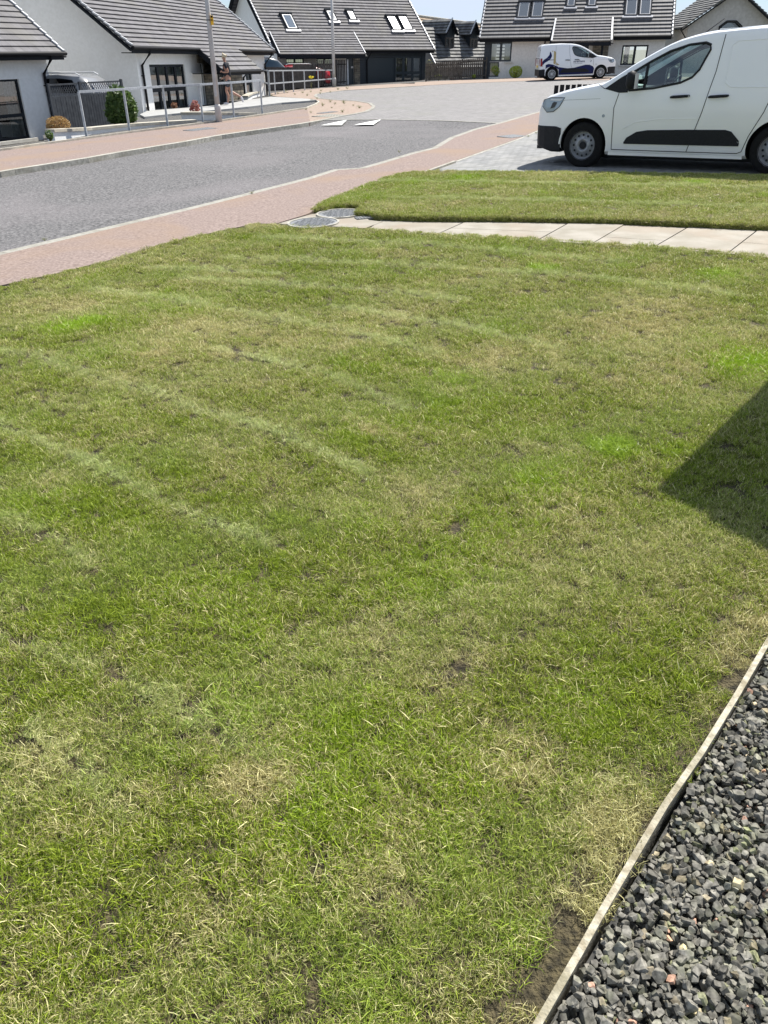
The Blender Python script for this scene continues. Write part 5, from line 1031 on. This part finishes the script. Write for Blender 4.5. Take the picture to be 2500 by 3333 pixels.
            for body_, sz, z, x0 in (('strachans', .155, .865, -1.60), ('www.strachans.co.uk', .052, .79, -1.58)):
                cu = bpy.data.curves.new('lettering', 'FONT'); cu.body = body_; cu.size = sz; cu.extrude = .001; cu.offset = .002 if sz > .1 else 0; ot = bpy.data.objects.new('lettering', cu); C.objects.link(ot)
                dg = bpy.context.evaluated_depsgraph_get(); me = bpy.data.meshes.new_from_object(ot.evaluated_get(dg)); bpy.data.objects.remove(ot)
                y = side_y(-1.2, z); mt = Matrix(((-s, 0, 0, 0), (0, 0, -0, 0), (0, 0, 0, 0)))
                for v in me.vertices:
                    x = x0 + v.co.x * 1.12 if s < 0 else -.65 - v.co.x * 1.12 + 0; zz = z + v.co.y; v.co = (x, s * (side_y(x, zz) + .006 + v.co.z), zz)
                me.materials.append(M['navyp']); o2 = bpy.data.objects.new('lettering', me); C.objects.link(o2); o2.parent = t
            b = MB(); sg = 1 if s < 0 else -1
            bx = -.66 if s < 0 else -1.62
            for q in ([(0, .98), (.10, .93), (0, .88), (.03, .93)], [(.02, .87), (.12, .92), (.02, .84)]): decal(b, [(bx + x, z) for x, z in q], s, .006, .02)
            b.build('arrow_emblem', M['navyp'], t)
    return t
def place(t, front, rear, sc=1.0):
    f = (front - rear).normalized(); up = Vector((-GA, -GB, 1)).normalized(); l = up.cross(f).normalized(); up = f.cross(l)
    m_ = Matrix((f, l, up)).transposed().to_4x4(); m_.translation = front; t.matrix_world = m_ @ Matrix.Scale(sc, 4)
v1 = make_van('panel_van', 'white panel van with black side strip parked on the driveway above the lawn', False)
A = G(1893, 542); B = G(2505, 568); place(v1, A, B, 1.027)
# the traced wheel marks are the outer tyre faces: shift the axle centre line away from the camera
f_ = (A - B).normalized(); sh = Vector((-f_.y, f_.x, 0)); sh = sh if sh.y > 0 else -sh; v1.location = v1.location + sh * .87
v2 = make_van('panel_van', 'white and navy van with gold swoosh and lettering parked before the grey house', True)
A = G(1952, 256); B = G(1793, 262); f_ = (A - B).normalized(); place(v2, A, B, 1.01); sh = Vector((-f_.y, f_.x, 0)); sh = sh if sh.y > 0 else -sh; v2.location = v2.location + sh * .87
for v in (v1, v2): v['group'] = 'small panel vans'

# ---------------------------------------------------------------- parked cars behind the fences
def make_car(name, label, paint, loc, yaw, H=1.62, Ln=4.4, rails=True, glass='darkglass'):
    t = thing(name, label, 'car', loc); t.rotation_euler = (0, 0, yaw); OFFS[t.name] = Vector(); h = Ln / 2
    prof = [(-h, .55, .55, .72), (-h + .06, .95, .95, .82), (-h + .18, 1.02, 1.16, .86), (-h + .42, 1.04, H - .16, .88), (-h + .62, 1.04, H - .04, .89), (-h + 1.3, 1.03, H, .90), (-h + 2.2, 1.02, H - .02, .90), (-h + 2.7, 1.01, H - .12, .90), (-h + 3.35, 1.0, 1.08, .89), (-h + 3.6, .98, .99, .88), (h - .35, .9, .90, .84), (h - .08, .72, .72, .76), (h, .5, .5, .66)]
    b = MB(); xs = [p[0] for p in prof]; rr = []
    for x, zb_, zt, w in prof:
        gh = max(0, zt - zb_); rr.append([(w * .92, .24), (w, .4), (w, .7 if zt > .75 else zt - .05), (w * .985, zb_ - .02), (w * (.97 if gh < .05 else .93), zb_ + gh * .3), (w * (.95 if gh < .05 else .86), zb_ + gh * .75), (w * (.92 if gh < .05 else .79), zt - .03), (w * .62, zt), (0, zt + .01)])
    loft(b, xs, rr); b.build('body', paint, t, smooth=True)
    for s in (-1, 1):
        b = MB(); q = [(-h + .66, 1.08), (-h + .85, H - .16), (-h + 1.3, H - .12), (-h + 2.3, H - .14), (-h + 2.68, H - .24), (-h + 3.2, 1.09)]
        def gy(x, z): return (.905 - (z - 1.05) * .22) * s
        b.add([(x, gy(x, z) + s * .0, z) for x, z in q], [tuple(range(6))]); b.build('side_window', M[glass], t)
        if rails: b = MB(); b.tube([(-h + .6, s * .68, H - .03), (-h + .75, s * .68, H + .05), (-h + 2.2, s * .68, H + .05), (-h + 2.45, s * .68, H - .04)], .022, 6); b.build('roof_rail', M['alloy'], t)
    b = MB(); b.quad((-h + .13, .70, 1.08), (-h + .13, -.70, 1.08), (-h + .40, -.62, H - .20), (-h + .40, .62, H - .20)); b.build('rear_window', M[glass], t)
    b = MB(); b.quad((-h + 3.30, -.70, 1.08), (-h + 3.30, .70, 1.08), (-h + 2.72, .62, H - .17), (-h + 2.72, -.62, H - .17)); b.build('windscreen', M[glass], t)
    for x in (-h + .85, h - .85):
        for s in (-1, 1): b = MB(); b.lathe([(.001, s * .11), (.2, s * .10), (.3, s * .10), (.33, s * .07), (.33, -s * .1), (.001, -s * .1)], (x, s * .80, .33), 'y', 24); b.build('wheel', M['tyre'], t)
    return t
# ---------------------------------------------------------------- dark SUV, two cars, fences
make_car('car', 'silver roofed dark SUV behind the lattice topped fence', M['silverp'], (-11.75, 30.6, gz(-11.75, 30.6) - .04), R(172), H=1.66).scale = (1, 1, .92)
suv_z = 0
sp = f3.P(0, 0, 0)
def on3(px, w): u = f3.px(px, 240, w)[0]; q = f3.P(u, w, 0); q.z = gz(q.x, q.y); return q
make_car('car', 'dark blue car with pale roof rails behind the dark fence by the white rail', M['darkp'], on3(866, 2.2), R(31), H=1.78, glass='carglass')
make_car('car', 'red car parked behind the slatted fence under the lean-to roof', M['redp'], on3(975, 1.3), R(31), H=1.42, Ln=3.7).scale = (1, 1, .9)
def fence(name, label, A, B, zt0, zt1, m, board=.12, gap=.012, th=.022, group=None, posts=True, rails=(.25, .8), point=False, zb=.03, lattice=0.):
    A = Vector(A); B = Vector(B); L_ = (B - A); L_.z = 0; d = L_.normalized(); n = Vector((d.y, -d.x, 0)); ln = L_.length; t = thing(name, label, 'fence', A, group); b = MB(); k = int(ln / (board + gap))
    for i in range(k):
        u = (i + .5) * (board + gap) - board / 2; q = A + d * u; g0 = gz(q.x, q.y) + zb; top = A.z + zt0 + (B.z + zt1 - A.z - zt0) * u / ln - lattice; top += random.uniform(-.006, .006)
        q.z = g0; b.ob(q, d * board, n * th, (random.uniform(-.003, .003), 0, top - g0))
    b.build('boards', M[m], t)
    for r_ in rails:
        b = MB(); a = A + Vector((0, 0, (zt0 - lattice) * r_)) - n * .035; c = A + d * ln + Vector((0, 0, B.z - A.z + (zt1 - lattice) * r_)) - n * .035; b.bar(a, c, .04, .07); b.build('rail', M[m], t)
    if posts:
        for i in range(int(ln / 1.9) + 2):
            u = min(ln, i * 1.9); b = MB(); q = A + d * u; g0 = gz(q.x, q.y) - .1; top = A.z + zt0 + (B.z + zt1 - A.z - zt0) * u / ln + .02; b.ob((q.x, q.y, g0), d * .09, n * .05, (0, 0, top - g0)); b.build('post', M[m], t)
            if u >= ln: break
    if lattice:
        b = MB(); z0 = A.z + zt0 - lattice; z1 = A.z + zt0
        up = Vector((0, 0, 1)); b.bar(A + up * (zt0 - .02), A + d * ln + up * (zt0 - .02), .04, .04); b.bar(A + up * (zt0 - lattice + .02), A + d * ln + up * (zt0 - lattice + .02), .04, .04)
        kk = int(ln / .10)
        for i in range(-3, kk):
            for sgn in (0, 1):
                a0 = i * .10; a1 = a0 + lattice * .9; (p0, p1) = ((a0, 0.), (a1, lattice)) if sgn else ((a1, 0.), (a0, lattice))
                if min(p0[0], p1[0]) < 0 or max(p0[0], p1[0]) > ln: continue
                b.bar(A + d * p0[0] + up * (zt0 - lattice + p0[1]) + n * .005 * sgn, A + d * p1[0] + up * (zt0 - lattice + p1[1]) + n * .005 * sgn, .018, .006, n)
        b.build('lattice', M[m], t)
    return t
def hgt(P, y, x): a, bz = ray(x, y); return CAM_Z + bz * P.y - P.z
A = G(208, 428); B = G(280, 418); h = hgt(B, 268, 248); fence('fence', 'dark painted fence panel with lattice top beside the nearest bungalow', A + (A - B) * .35, B, h, h, 'fence', .10, .012, lattice=.36)
C_ = G(410, 401); fence('fence', 'dark painted fence panel with lattice top behind the big green shrub', B, C_, h, h, 'fence', .10, .012, lattice=.36)
A = on3(862, 4.3); B = on3(953, 3.5); fence('fence', 'low dark brown board fence behind the left part of the white railing', A, B, hgt(A, 218, 864), hgt(B, 219, 952), 'fenceb', .13, .012)
A = on3(954, 3.5); B = on3(1033, 2.5); fence('fence', 'dark board fence with small gaps behind the middle of the white railing', A, B, hgt(A, 209, 954), hgt(B, 209, 1033), 'fenceb', .10, .02)
A = on3(1034, 2.5); B = on3(1127, 1.2); fence('fence', 'tall open picket fence beside the dark front door', A, B, hgt(A, 195, 1034), hgt(B, 194, 1127), 'fenceb', .09, .075, rails=(.12, .82))
b = MB(); q = on3(1128, 1.2); b.ob(q, f3.d * .1, f3.n * .1, (0, 0, hgt(q, 193, 1127))); single(b, 'fence_post', M['galv'], q, 'pale fence post closing the tall picket fence by the dark door', 'post')
A = G(1384, 264.5); B = G(1500, 259.5); D = G(1578, 255.5); fence('fence', 'weathered wooden board fence below the dormers', A, B, hgt(A, 207, 1385), hgt(B, 194, 1498), 'fencew', .12, .014, rails=(.2, .8))
fence('garden_gate', 'wooden picket gate next to the grey house', B, D, hgt(B, 193, 1500), hgt(D, 187, 1576), 'fencew', .10, .05, rails=(.15, .85))['category'] = 'gate'
fA = G(1803, 405); fA = Vector((4.15, 18.6, gz(4.15, 18.6))); fB_ = Vector((9.6, 18.0, gz(9.6, 18.0))); zt = hgt(fA, 277, 1803)
a_, b__ = ray(1803, 277); fA.x = a_ * fA.y
fence('picket_fence', 'low black picket fence showing over the bonnet of the near van', fA, fB_, zt, zt, 'black', .088, .030, rails=(.2, .75), posts=False)

# ---------------------------------------------------------------- railings and lamp posts
def rail_post(b, P, top, s=.055): b.ob((P.x - s / 2, P.y - s / 2, P.z - .1), (s, 0, 0), (0, s, 0), (0, 0, top - P.z + .1))
def line_P(pxs): return [G(x, y) for x, y in pxs]
P = line_P([(282, 443), (422, 425.5), (546, 408.5), (661, 396), (762, 383.5), (854, 370)])
t = thing('railing', 'long galvanised guard rail along the left pavement by the near lamp post', 'railing', P[0], 'galvanised railings')
T = [CAM_Z + ray(x, y)[1] * p.y for p, (x, y) in zip(P, [(255, 299), (398, 290), (528, 284), (645, 278), (750, 269), (843, 262)])]
k_ = (T[-1] - T[0]) / 5
T = [T[0] + k_ * i for i in range(6)]
for p, z in zip(P, T): b = MB(); rail_post(b, p, z); b.build('post', M['galv'], t)
b = MB()
for (p, z), (q, w) in zip(zip(P, T), list(zip(P, T))[1:]): b.bar((p.x, p.y, z), (q.x, q.y, w), .06, .06)
b.build('handrail', M['galv'], t)
pp = [(868, 304.5), (878, 310), (898, 297), (926, 295), (958, 290), (996, 286), (1039, 283.5), (1090, 280)]
P = line_P(pp); Bz = P[1].z
top = [hgt(P[i], y, x) for i, (x, y) in ((1, (874, 230)), (7, (1089, 228)))]
t = thing('railing', 'two-bar galvanised rail beyond the bungalow in front of the dark fence', 'railing', P[1], 'galvanised railings')
Q = [P[1].lerp(P[7], i / 6) for i in range(7)]; zt = [P[1].z + top[0] + (P[7].z + top[1] - P[1].z - top[0]) * i / 6 for i in range(7)]
xs_ = [874, 895, 924, 955, 992, 1037, 1090]; d_ = (P[7] - P[1])
for i, x in enumerate(xs_):
    a, _ = ray(x, 285); u = (P[1].x - a * P[1].y) / (a * d_.y - d_.x); u = min(max(u, 0), 1); q = P[1] + d_ * u; q.z = gz(q.x, q.y); z = zt[0] + (zt[-1] - zt[0]) * u
    b = MB(); rail_post(b, q, z, .09 if i == 0 else .06); b.build('post', M['galv'], t)
q0 = P[1] + Vector((-.5, 1.6, 0)); q0.z = gz(q0.x, q0.y); b = MB(); rail_post(b, q0, zt[0], .07); b.build('post', M['galv'], t)
for f in (1., .47):
    b = MB(); za = P[1].z + (zt[0] - P[1].z) * f; zb_ = P[7].z + (zt[-1] - P[7].z) * f; b.bar((P[1].x, P[1].y, za), (P[7].x, P[7].y, zb_), .06, .06); b.bar((q0.x, q0.y, za), (P[1].x, P[1].y, za), .06, .06); b.build('rail', M['galv'], t)
def lamp(px, py, label, H, r0, yellow):
    P = G(px, py)
    if not yellow: P = Vector((P.x * .985, P.y * .985, 0)); P.z = gz(P.x, P.y)
    t = thing('lamp_post', label, 'lamp post', P, 'street lamps')
    b = MB(); b.tube([P - Vector((0, 0, .1)), P + Vector((0, 0, .42)), P + Vector((0, 0, .46)), P + Vector((0, 0, .5))], [r0 * 1.32, r0 * 1.3, r0 * 1.25, r0], 20); b.build('base', M['post'], t, smooth=True)
    b = MB(); b.tube([P + Vector((0, 0, .48)), P + Vector((0, 0, 2.4)), P + Vector((0, 0, H))], [r0, r0 * .93, r0 * .62], 20); sh_ = b.build('shaft', M['post'], t, smooth=True)
    b = MB(); b.tube([P + Vector((0, -r0 * .98, .75)), P + Vector((0, -r0 * .98, 1.5))], .006, 4); b.ob(P + Vector((-.04, -r0 * 1.01, .72)), (.08, 0, 0), (0, .02, 0), (0, 0, .8)); b.build('access_door', M['post'], sh_)
    b = MB(); b.cb(P + Vector((.0, -.35, H + .03)), .22, .8, .11); b.build('luminaire', M['post'], t)
    if yellow:
        z = CAM_Z + ray(690, 65)[1] * P.y; z0 = CAM_Z + ray(690, 81)[1] * P.y; z1 = CAM_Z + ray(690, 50)[1] * P.y; nn = Vector((.87, -.35, 0)).normalized()
        b = MB(); c = P + Vector((r0 * 1.05, -.02, 0)); c.z = z0; b.ob(c - Vector((0, .11, 0)), Vector((.075, .02, 0)), Vector((-.05, .20, 0)), (0, 0, z1 - z0)); pl_ = b.build('warning_plate', M['yellow'], t)
        b = MB(); b.ob(c + Vector((.02, -.115, .10)), Vector((.03, .008, 0)), Vector((0, -.006, 0)), (0, 0, z1 - z0 - .2)); b.ob(c + Vector((.012, -.117, .18)), Vector((.05, .012, 0)), Vector((0, -.006, 0)), (0, 0, .05)); b.build('symbol', M['black'], pl_)
        b = MB(); b.lathe([(r0 * .95, -.012), (r0 * .97, 0), (r0 * .95, .012)], (P.x, P.y, z), 'z', 20); b.build('strap', M['black'], t)
    return t
lamp(713, 397, 'grey lamp post with a yellow plate, in front of the stone porch', 6.2, .078, True)
lamp(1088, 280.5, 'slim grey lamp post at the end of the two-bar rail, farther up the street', 6.5, .10, False)

# ---------------------------------------------------------------- low garden walls with stone copings
def low_wall(label, pxs, hs_, th=.22):
    P = line_P(pxs); t = thing('garden_wall', label, 'garden wall', P[0]); b = MB(); c = MB()
    for i in range(len(P) - 1):
        a, e = P[i], P[i + 1]; d = e - a; n = Vector((-d.y, d.x, 0)).normalized(); h0, h1 = hs_[i], hs_[i + 1]
        for bb, w0, w1, z0, z1 in ((b, 0, th, -.3, -.05), (c, -.035, th + .035, -.05, .0)):
            A0 = a + n * w0; A1 = a + n * w1; E0 = e + n * w0; E1 = e + n * w1; up = lambda p, z: Vector((p.x, p.y, z))
            lo0 = a.z - .3 if bb is b else a.z + h0 - .07; lo1 = e.z - .3 if bb is b else e.z + h1 - .07; t0 = a.z + h0 - (.07 if bb is b else 0); t1 = e.z + h1 - (.07 if bb is b else 0)
            q = [up(A0, lo0), up(E0, lo1), up(E1, lo1), up(A1, lo0)]; r = [up(A0, t0), up(E0, t1), up(E1, t1), up(A1, t0)]
            bb.add(q + r, [(3, 2, 1, 0), (4, 5, 6, 7), (0, 1, 5, 4), (1, 2, 6, 5), (2, 3, 7, 6), (3, 0, 4, 7)])
    b.build('wall', M['render'], t); c.build('coping', M['coping'], t); return t
low_wall('low white wall with a pale stone coping in front of the lattice fence', [(180, 457), (300, 435), (440, 417), (520, 408), (640, 396)], [.27, .16, .13, .10, .06])
low_wall('short white wall with coping below the pink shrub', [(592, 391), (700, 389), (835, 372)], [.24, .22, .05], .3)
low_wall('small white kerb wall by the right corner of the long bungalow', [(806, 324), (825, 316), (862, 306)], [.16, .2, .2], .25)

# ---------------------------------------------------------------- plants
def leaves(b, c, rx, ry, rz, n, ls, seed, shell=.55, up=.3, lobes=6):
    r = np.random.default_rng(seed); lb = [(r.normal(0, 1, 3), r.uniform(.62, 1.22)) for _ in range(lobes * 3)]
    for i in range(n):
        v = r.normal(0, 1, 3); v /= np.linalg.norm(v); s = 1.0
        for d, k in lb:
            d = d / np.linalg.norm(d); q = max(0, v @ d) ** 4; s = s * (1 - q) + s * k * q
        s *= shell + (1 - shell) * r.uniform() ** .5; p = Vector((c[0] + v[0] * rx * s, c[1] + v[1] * ry * s, c[2] + v[2] * rz * s))
        a = Vector(r.normal(0, 1, 3)); a = (a + Vector(v) * .8).normalized(); t_ = a.orthogonal().normalized(); t_.rotate(Matrix.Rotation(r.uniform(0, 6.28), 3, a)); w = a.cross(t_); L_ = ls * r.uniform(.6, 1.3)
        b.add([p - t_ * L_ * .5, p + w * L_ * .22, p + t_ * L_ * .55, p - w * L_ * .22], [(0, 1, 2, 3)])
def shrub(px, py, wpx, hpx, m, n, ls, label, name='shrub', seed=1, group=None, trunk=True, cat='shrub', **kw):
    P = G(px, py); s = P.y / 2850; rx = wpx * s / 2; rz = hpx * s / 2; t = thing(name, label, cat, P, group); b = MB(); leaves(b, (P.x, P.y, P.z + rz * 1.02), rx, rx * .9, rz, n, ls, seed, **kw); b.build('foliage', M[m], t)
    b = MB()
    for i in range(5): a = i * 1.3; b.tube([P, P + Vector((math.cos(a) * rx * .3, math.sin(a) * rx * .3, rz * .8)), P + Vector((math.cos(a) * rx * .6, math.sin(a) * rx * .6, rz * 1.4))], [.02 * s * 90, .012 * s * 90, .004 * s * 90], 5)
    b.build('stems', M['bark'], t); return t
shrub(407, 415, 112, 116, 'leaf', 3000, .15, 'large glossy green shrub in front of the dark lattice fence', seed=3, shell=.6)
shrub(190, 446, 84, 72, 'orange', 2600, .055, 'rounded orange and gold conifer at the corner of the nearest bungalow', seed=4)
shrub(165, 462, 34, 34, 'leaf', 500, .05, 'small dark green shrub below the orange conifer', seed=5)
shrub(637, 386, 40, 60, 'pink', 420, .09, 'pink leaved shrub beside the railing left of the lamp post', seed=6, shell=.3)
shrub(566, 356, 28, 22, 'brownl', 160, .09, 'small red-brown shrub under the four-light window', seed=7, shell=.3)
shrub(733, 384, 20, 12, 'brownl', 120, .06, 'tiny orange plant just right of the near lamp post', seed=8, shell=.3)
for i, (x, w, lb) in enumerate(((1615, 46, 'clipped round bush left of the pair by the grey wall'), (1677, 42, 'clipped round bush right of the pair, nearer the lettered van'))):
    shrub(x, 253.5, w, 36, 'lime', 2600, .07, lb, name='clipped_bush', seed=10 + i, group='round clipped bushes', shell=.88, lobes=1, cat='bush')
shrub(1398, 262, 30, 60, 'weed', 260, .12, 'yellow-green climber rising over the wooden fence end', seed=12, shell=.2)
shrub(1428, 262, 24, 22, 'lime', 180, .10, 'pale green plant at the left foot of the wooden fence', seed=13, shell=.3)
shrub(1450, 260, 20, 12, 'leaf', 160, .08, 'dark low plant at the foot of the wooden fence', seed=14, shell=.3)
shrub(1469, 259.5, 14, 8, 'pink', 90, .07, 'small red plant at the foot of the wooden fence', seed=15, shell=.3)
shrub(1496, 258.5, 14, 34, 'weed', 200, .10, 'tall thin green plant against the wooden fence', seed=16, shell=.2)
shrub(1543, 257.5, 16, 14, 'lime', 120, .09, 'small green plant in front of the wooden gate', seed=17, shell=.3)
def sprig(P, h, w, n, m, seed, head=None):
    b = MB(); r = random.Random(seed)
    for i in range(n):
        a = r.uniform(0, 6.28); l = h * r.uniform(.5, 1); d = w * r.uniform(.2, 1); q = P + Vector((math.cos(a) * d, math.sin(a) * d, l)); s_ = Vector((-math.sin(a), math.cos(a), 0)) * .006
        b.add([P - s_, P + s_, q], [(0, 1, 2)]); 
        for j in range(3): f = r.uniform(.3, .9); c = P.lerp(q, f); e = c + Vector((r.uniform(-1, 1), r.uniform(-1, 1), r.uniform(.1, .6))) * .09; b.add([c - s_ * .8, c + s_ * .8, e], [(0, 1, 2)])
    return b
P = G(1014, 290); t = thing('yellow_flower', 'yellow flowered weed standing before the two-bar rail', 'flower', P)
sprig(P, .55, .16, 14, 'weed', 5).build('stems', M['weed'], t); b = MB(); leaves(b, (P.x, P.y, P.z + .62), .16, .16, .08, 160, .06, 9); b.build('flower_head', M['yell'], t)
wl0 = None; places = [(884, 312), (905, 306), (935, 303), (960, 309), (985, 303), (1012, 300), (1045, 297), (1075, 301), (1100, 292), (1130, 290), (1015, 330), (1032, 322), (1075, 333), (1120, 338), (1118, 334), (1050, 345), (1080, 352), (1012, 368), (996, 358), (1116, 366), (1170, 352), (930, 300), (1000, 312), (1042, 305), (1150, 345), (1090, 340)]
wb_ = [sprig(Vector((0, 0, 0)), .10, .14, 16, 'weed', 50 + i) for i in range(4)]; srcw = [b.build('weed', M['weed'], None) for b in wb_]
for o in srcw: C.objects.unlink(o)
for i, (x, y) in enumerate(places):
    o = srcw[i % 4].copy() if i >= 4 else srcw[i]; C.objects.link(o); o.location = G(x, y); s_ = random.uniform(.7, 1.3) * (1.5 if (x, y) == (1116, 338) else 1); o.scale = (s_,) * 3; o.rotation_euler.z = random.uniform(0, 6)
    tag(o, 'small straggly weed growing through the sandy pavement island', 'weed', 'weeds on the sandy pavement')
for i, (x, y) in enumerate([(146, 784), (1300, 497), (820, 630), (1720, 446), (1745, 435)]):
    o = srcw[i % 4].copy(); C.objects.link(o); o.location = G(x, y); o.scale = (.45,) * 3
    tag(o, ['tuft of weed at the kerb at the left end of the near pavement', 'weed in the near kerb where it starts to bend', 'weed in the near kerb middle stretch', 'first weed in the joint beside the driveway edge', 'second weed beside the driveway edge nearer the van bumper'][i], 'weed')

# ---------------------------------------------------------------- runner
a_, b_r = ray(749, 334); P = Vector((a_ * 36.5, 36.5, gz(a_ * 36.5, 36.5) + .075))
t = thing('person', 'person with short fair hair jogging left in black top, patterned shorts and pale trainers', 'person', P)
Fd = Vector((-1, -.05, 0)).normalized(); Sd = Vector((0, -1, 0)); k = 1.0
def pt(f, s, h): return P + Fd * f + Sd * s + Vector((0, 0, h))
def skin(name, nodes, edges, m, parent=None, lv=2):
    o0 = P; me = bpy.data.meshes.new(name); me.from_pydata([tuple(pt(*n[:3]) - o0) for n in nodes], edges, []); o = bpy.data.objects.new(name, me); C.objects.link(o); md = o.modifiers.new('skin', 'SKIN'); md.use_smooth_shade = True
    for i, n in enumerate(nodes): o.data.skin_vertices[0].data[i].radius = (n[3], n[4] if len(n) > 4 else n[3]); 
    o.data.skin_vertices[0].data[0].use_root = True; sb_ = o.modifiers.new('sub', 'SUBSURF'); sb_.levels = lv; sb_.render_levels = lv
    dg = bpy.context.evaluated_depsgraph_get(); dg.update(); m2 = bpy.data.meshes.new_from_object(o.evaluated_get(dg)); o.modifiers.clear(); o.data = m2; m2.materials.clear(); m2.materials.append(m); m2.polygons.foreach_set('use_smooth', [True] * len(m2.polygons)); o.parent = parent or t; OFFS[o.name] = Vector(P); return o

N_ = [(0, 0, .86, .13, .12), (0, 0, 1.0, .115, .12), (.03, 0, 1.22, .12, .15), (.05, 0, 1.36, .07, .10), (.06, 0, 1.44, .045), (.07, 0, 1.50, .05), (.085, 0, 1.56, .075), (.075, 0, 1.63, .075),
      (0, .10, .80, .085), (.09, .10, .47, .055), (.02, .10, .30, .052), (.06, .10, .09, .035), (.10, .10, .045, .035), (.20, .10, .03, .028),
      (0, -.10, .80, .085), (-.02, -.10, .46, .055), (-.20, -.10, .36, .052), (-.40, -.10, .27, .035), (-.44, -.10, .24, .035), (-.49, -.10, .12, .028),
      (.03, .17, 1.36, .05), (-.08, .21, 1.11, .038), (.13, .18, 1.10, .026), (.18, .16, 1.12, .022),
      (.03, -.17, 1.36, .05), (.05, -.22, 1.08, .038), (.19, -.16, .90, .026), (.23, -.15, .86, .022)]
E_ = [(0, 1), (1, 2), (2, 3), (3, 4), (4, 5), (5, 6), (6, 7), (0, 8), (8, 9), (9, 10), (10, 11), (11, 12), (12, 13), (0, 14), (14, 15), (15, 16), (16, 17), (17, 18), (18, 19), (3, 20), (20, 21), (21, 22), (22, 23), (3, 24), (24, 25), (25, 26), (26, 27)]
for base_, hx in ((23, (.18, .16, 1.12)), (27, (.23, -.15, .86))):
    for j in range(5):
        o_ = (j - 2) * .014; f, s_, h_ = hx; i0 = len(N_); thumb = j == 4
        N_.append((f + (.045 if not thumb else .01), s_ + o_ * .6, h_ + .004 * j + (.03 if thumb else -o_), .009)); N_.append((f + (.065 if not thumb else .035), s_ + o_ * .6, h_ + (.045 if thumb else -.02 - o_), .008)); E_ += [(base_, i0), (i0, i0 + 1)]
skin('body', N_, E_, M['skin'])
tee = skin('t_shirt', [(0, 0, .88, .145, .155), (.01, 0, 1.08, .135, .145), (.03, 0, 1.24, .135, .165), (.05, 0, 1.385, .075, .12), (.03, .18, 1.355, .065), (-.03, .21, 1.22, .058), (.03, -.18, 1.355, .065), (.04, -.22, 1.22, .058)], [(0, 1), (1, 2), (2, 3), (3, 4), (4, 5), (3, 6), (6, 7)], M['tee'])
sh_ = skin('shorts', [(0, 0, .90, .135, .14), (0, 0, .84, .14, .15), (0, .10, .78, .10), (.05, .10, .58, .085), (0, -.10, .78, .10), (-.01, -.10, .58, .085)], [(0, 1), (1, 2), (2, 3), (1, 4), (4, 5)], M['shorts'])
hr = skin('hair', [(.065, 0, 1.655, .075, .078), (.03, 0, 1.625, .08, .082), (.01, 0, 1.58, .06, .07), (.12, 0, 1.668, .035, .05)], [(0, 1), (1, 2), (0, 3)], M['hair'])
for nm, q in (('nose', (.165, 0, 1.565, .012)),):
    skin('nose', [q, (q[0] + .004, 0, q[2] - .015, .014)], [(0, 1)], M['skin'])
for s_ in (-1, 1):
    skin('eye', [(.150, s_ * .03, 1.59, .009), (.152, s_ * .03, 1.591, .008)], [(0, 1)], M['black'], lv=1); skin('ear', [(.075, s_ * .078, 1.575, .014), (.07, s_ * .080, 1.59, .016)], [(0, 1)], M['skin'], lv=1)
skin('mouth', [(.152, -.018, 1.525, .006), (.156, 0, 1.525, .007), (.152, .018, 1.525, .006)], [(0, 1), (1, 2)], M['redlamp'], lv=1)
skin('shoe', [(.03, .10, .045, .045), (.12, .10, .04, .048), (.24, .10, .03, .035)], [(0, 1), (1, 2)], M['shoe']); skin('shoe', [(-.42, -.10, .27, .045), (-.47, -.10, .17, .048), (-.50, -.10, .06, .035)], [(0, 1), (1, 2)], M['shoe'])
t.scale = (1.07, 1.07, 1.07)
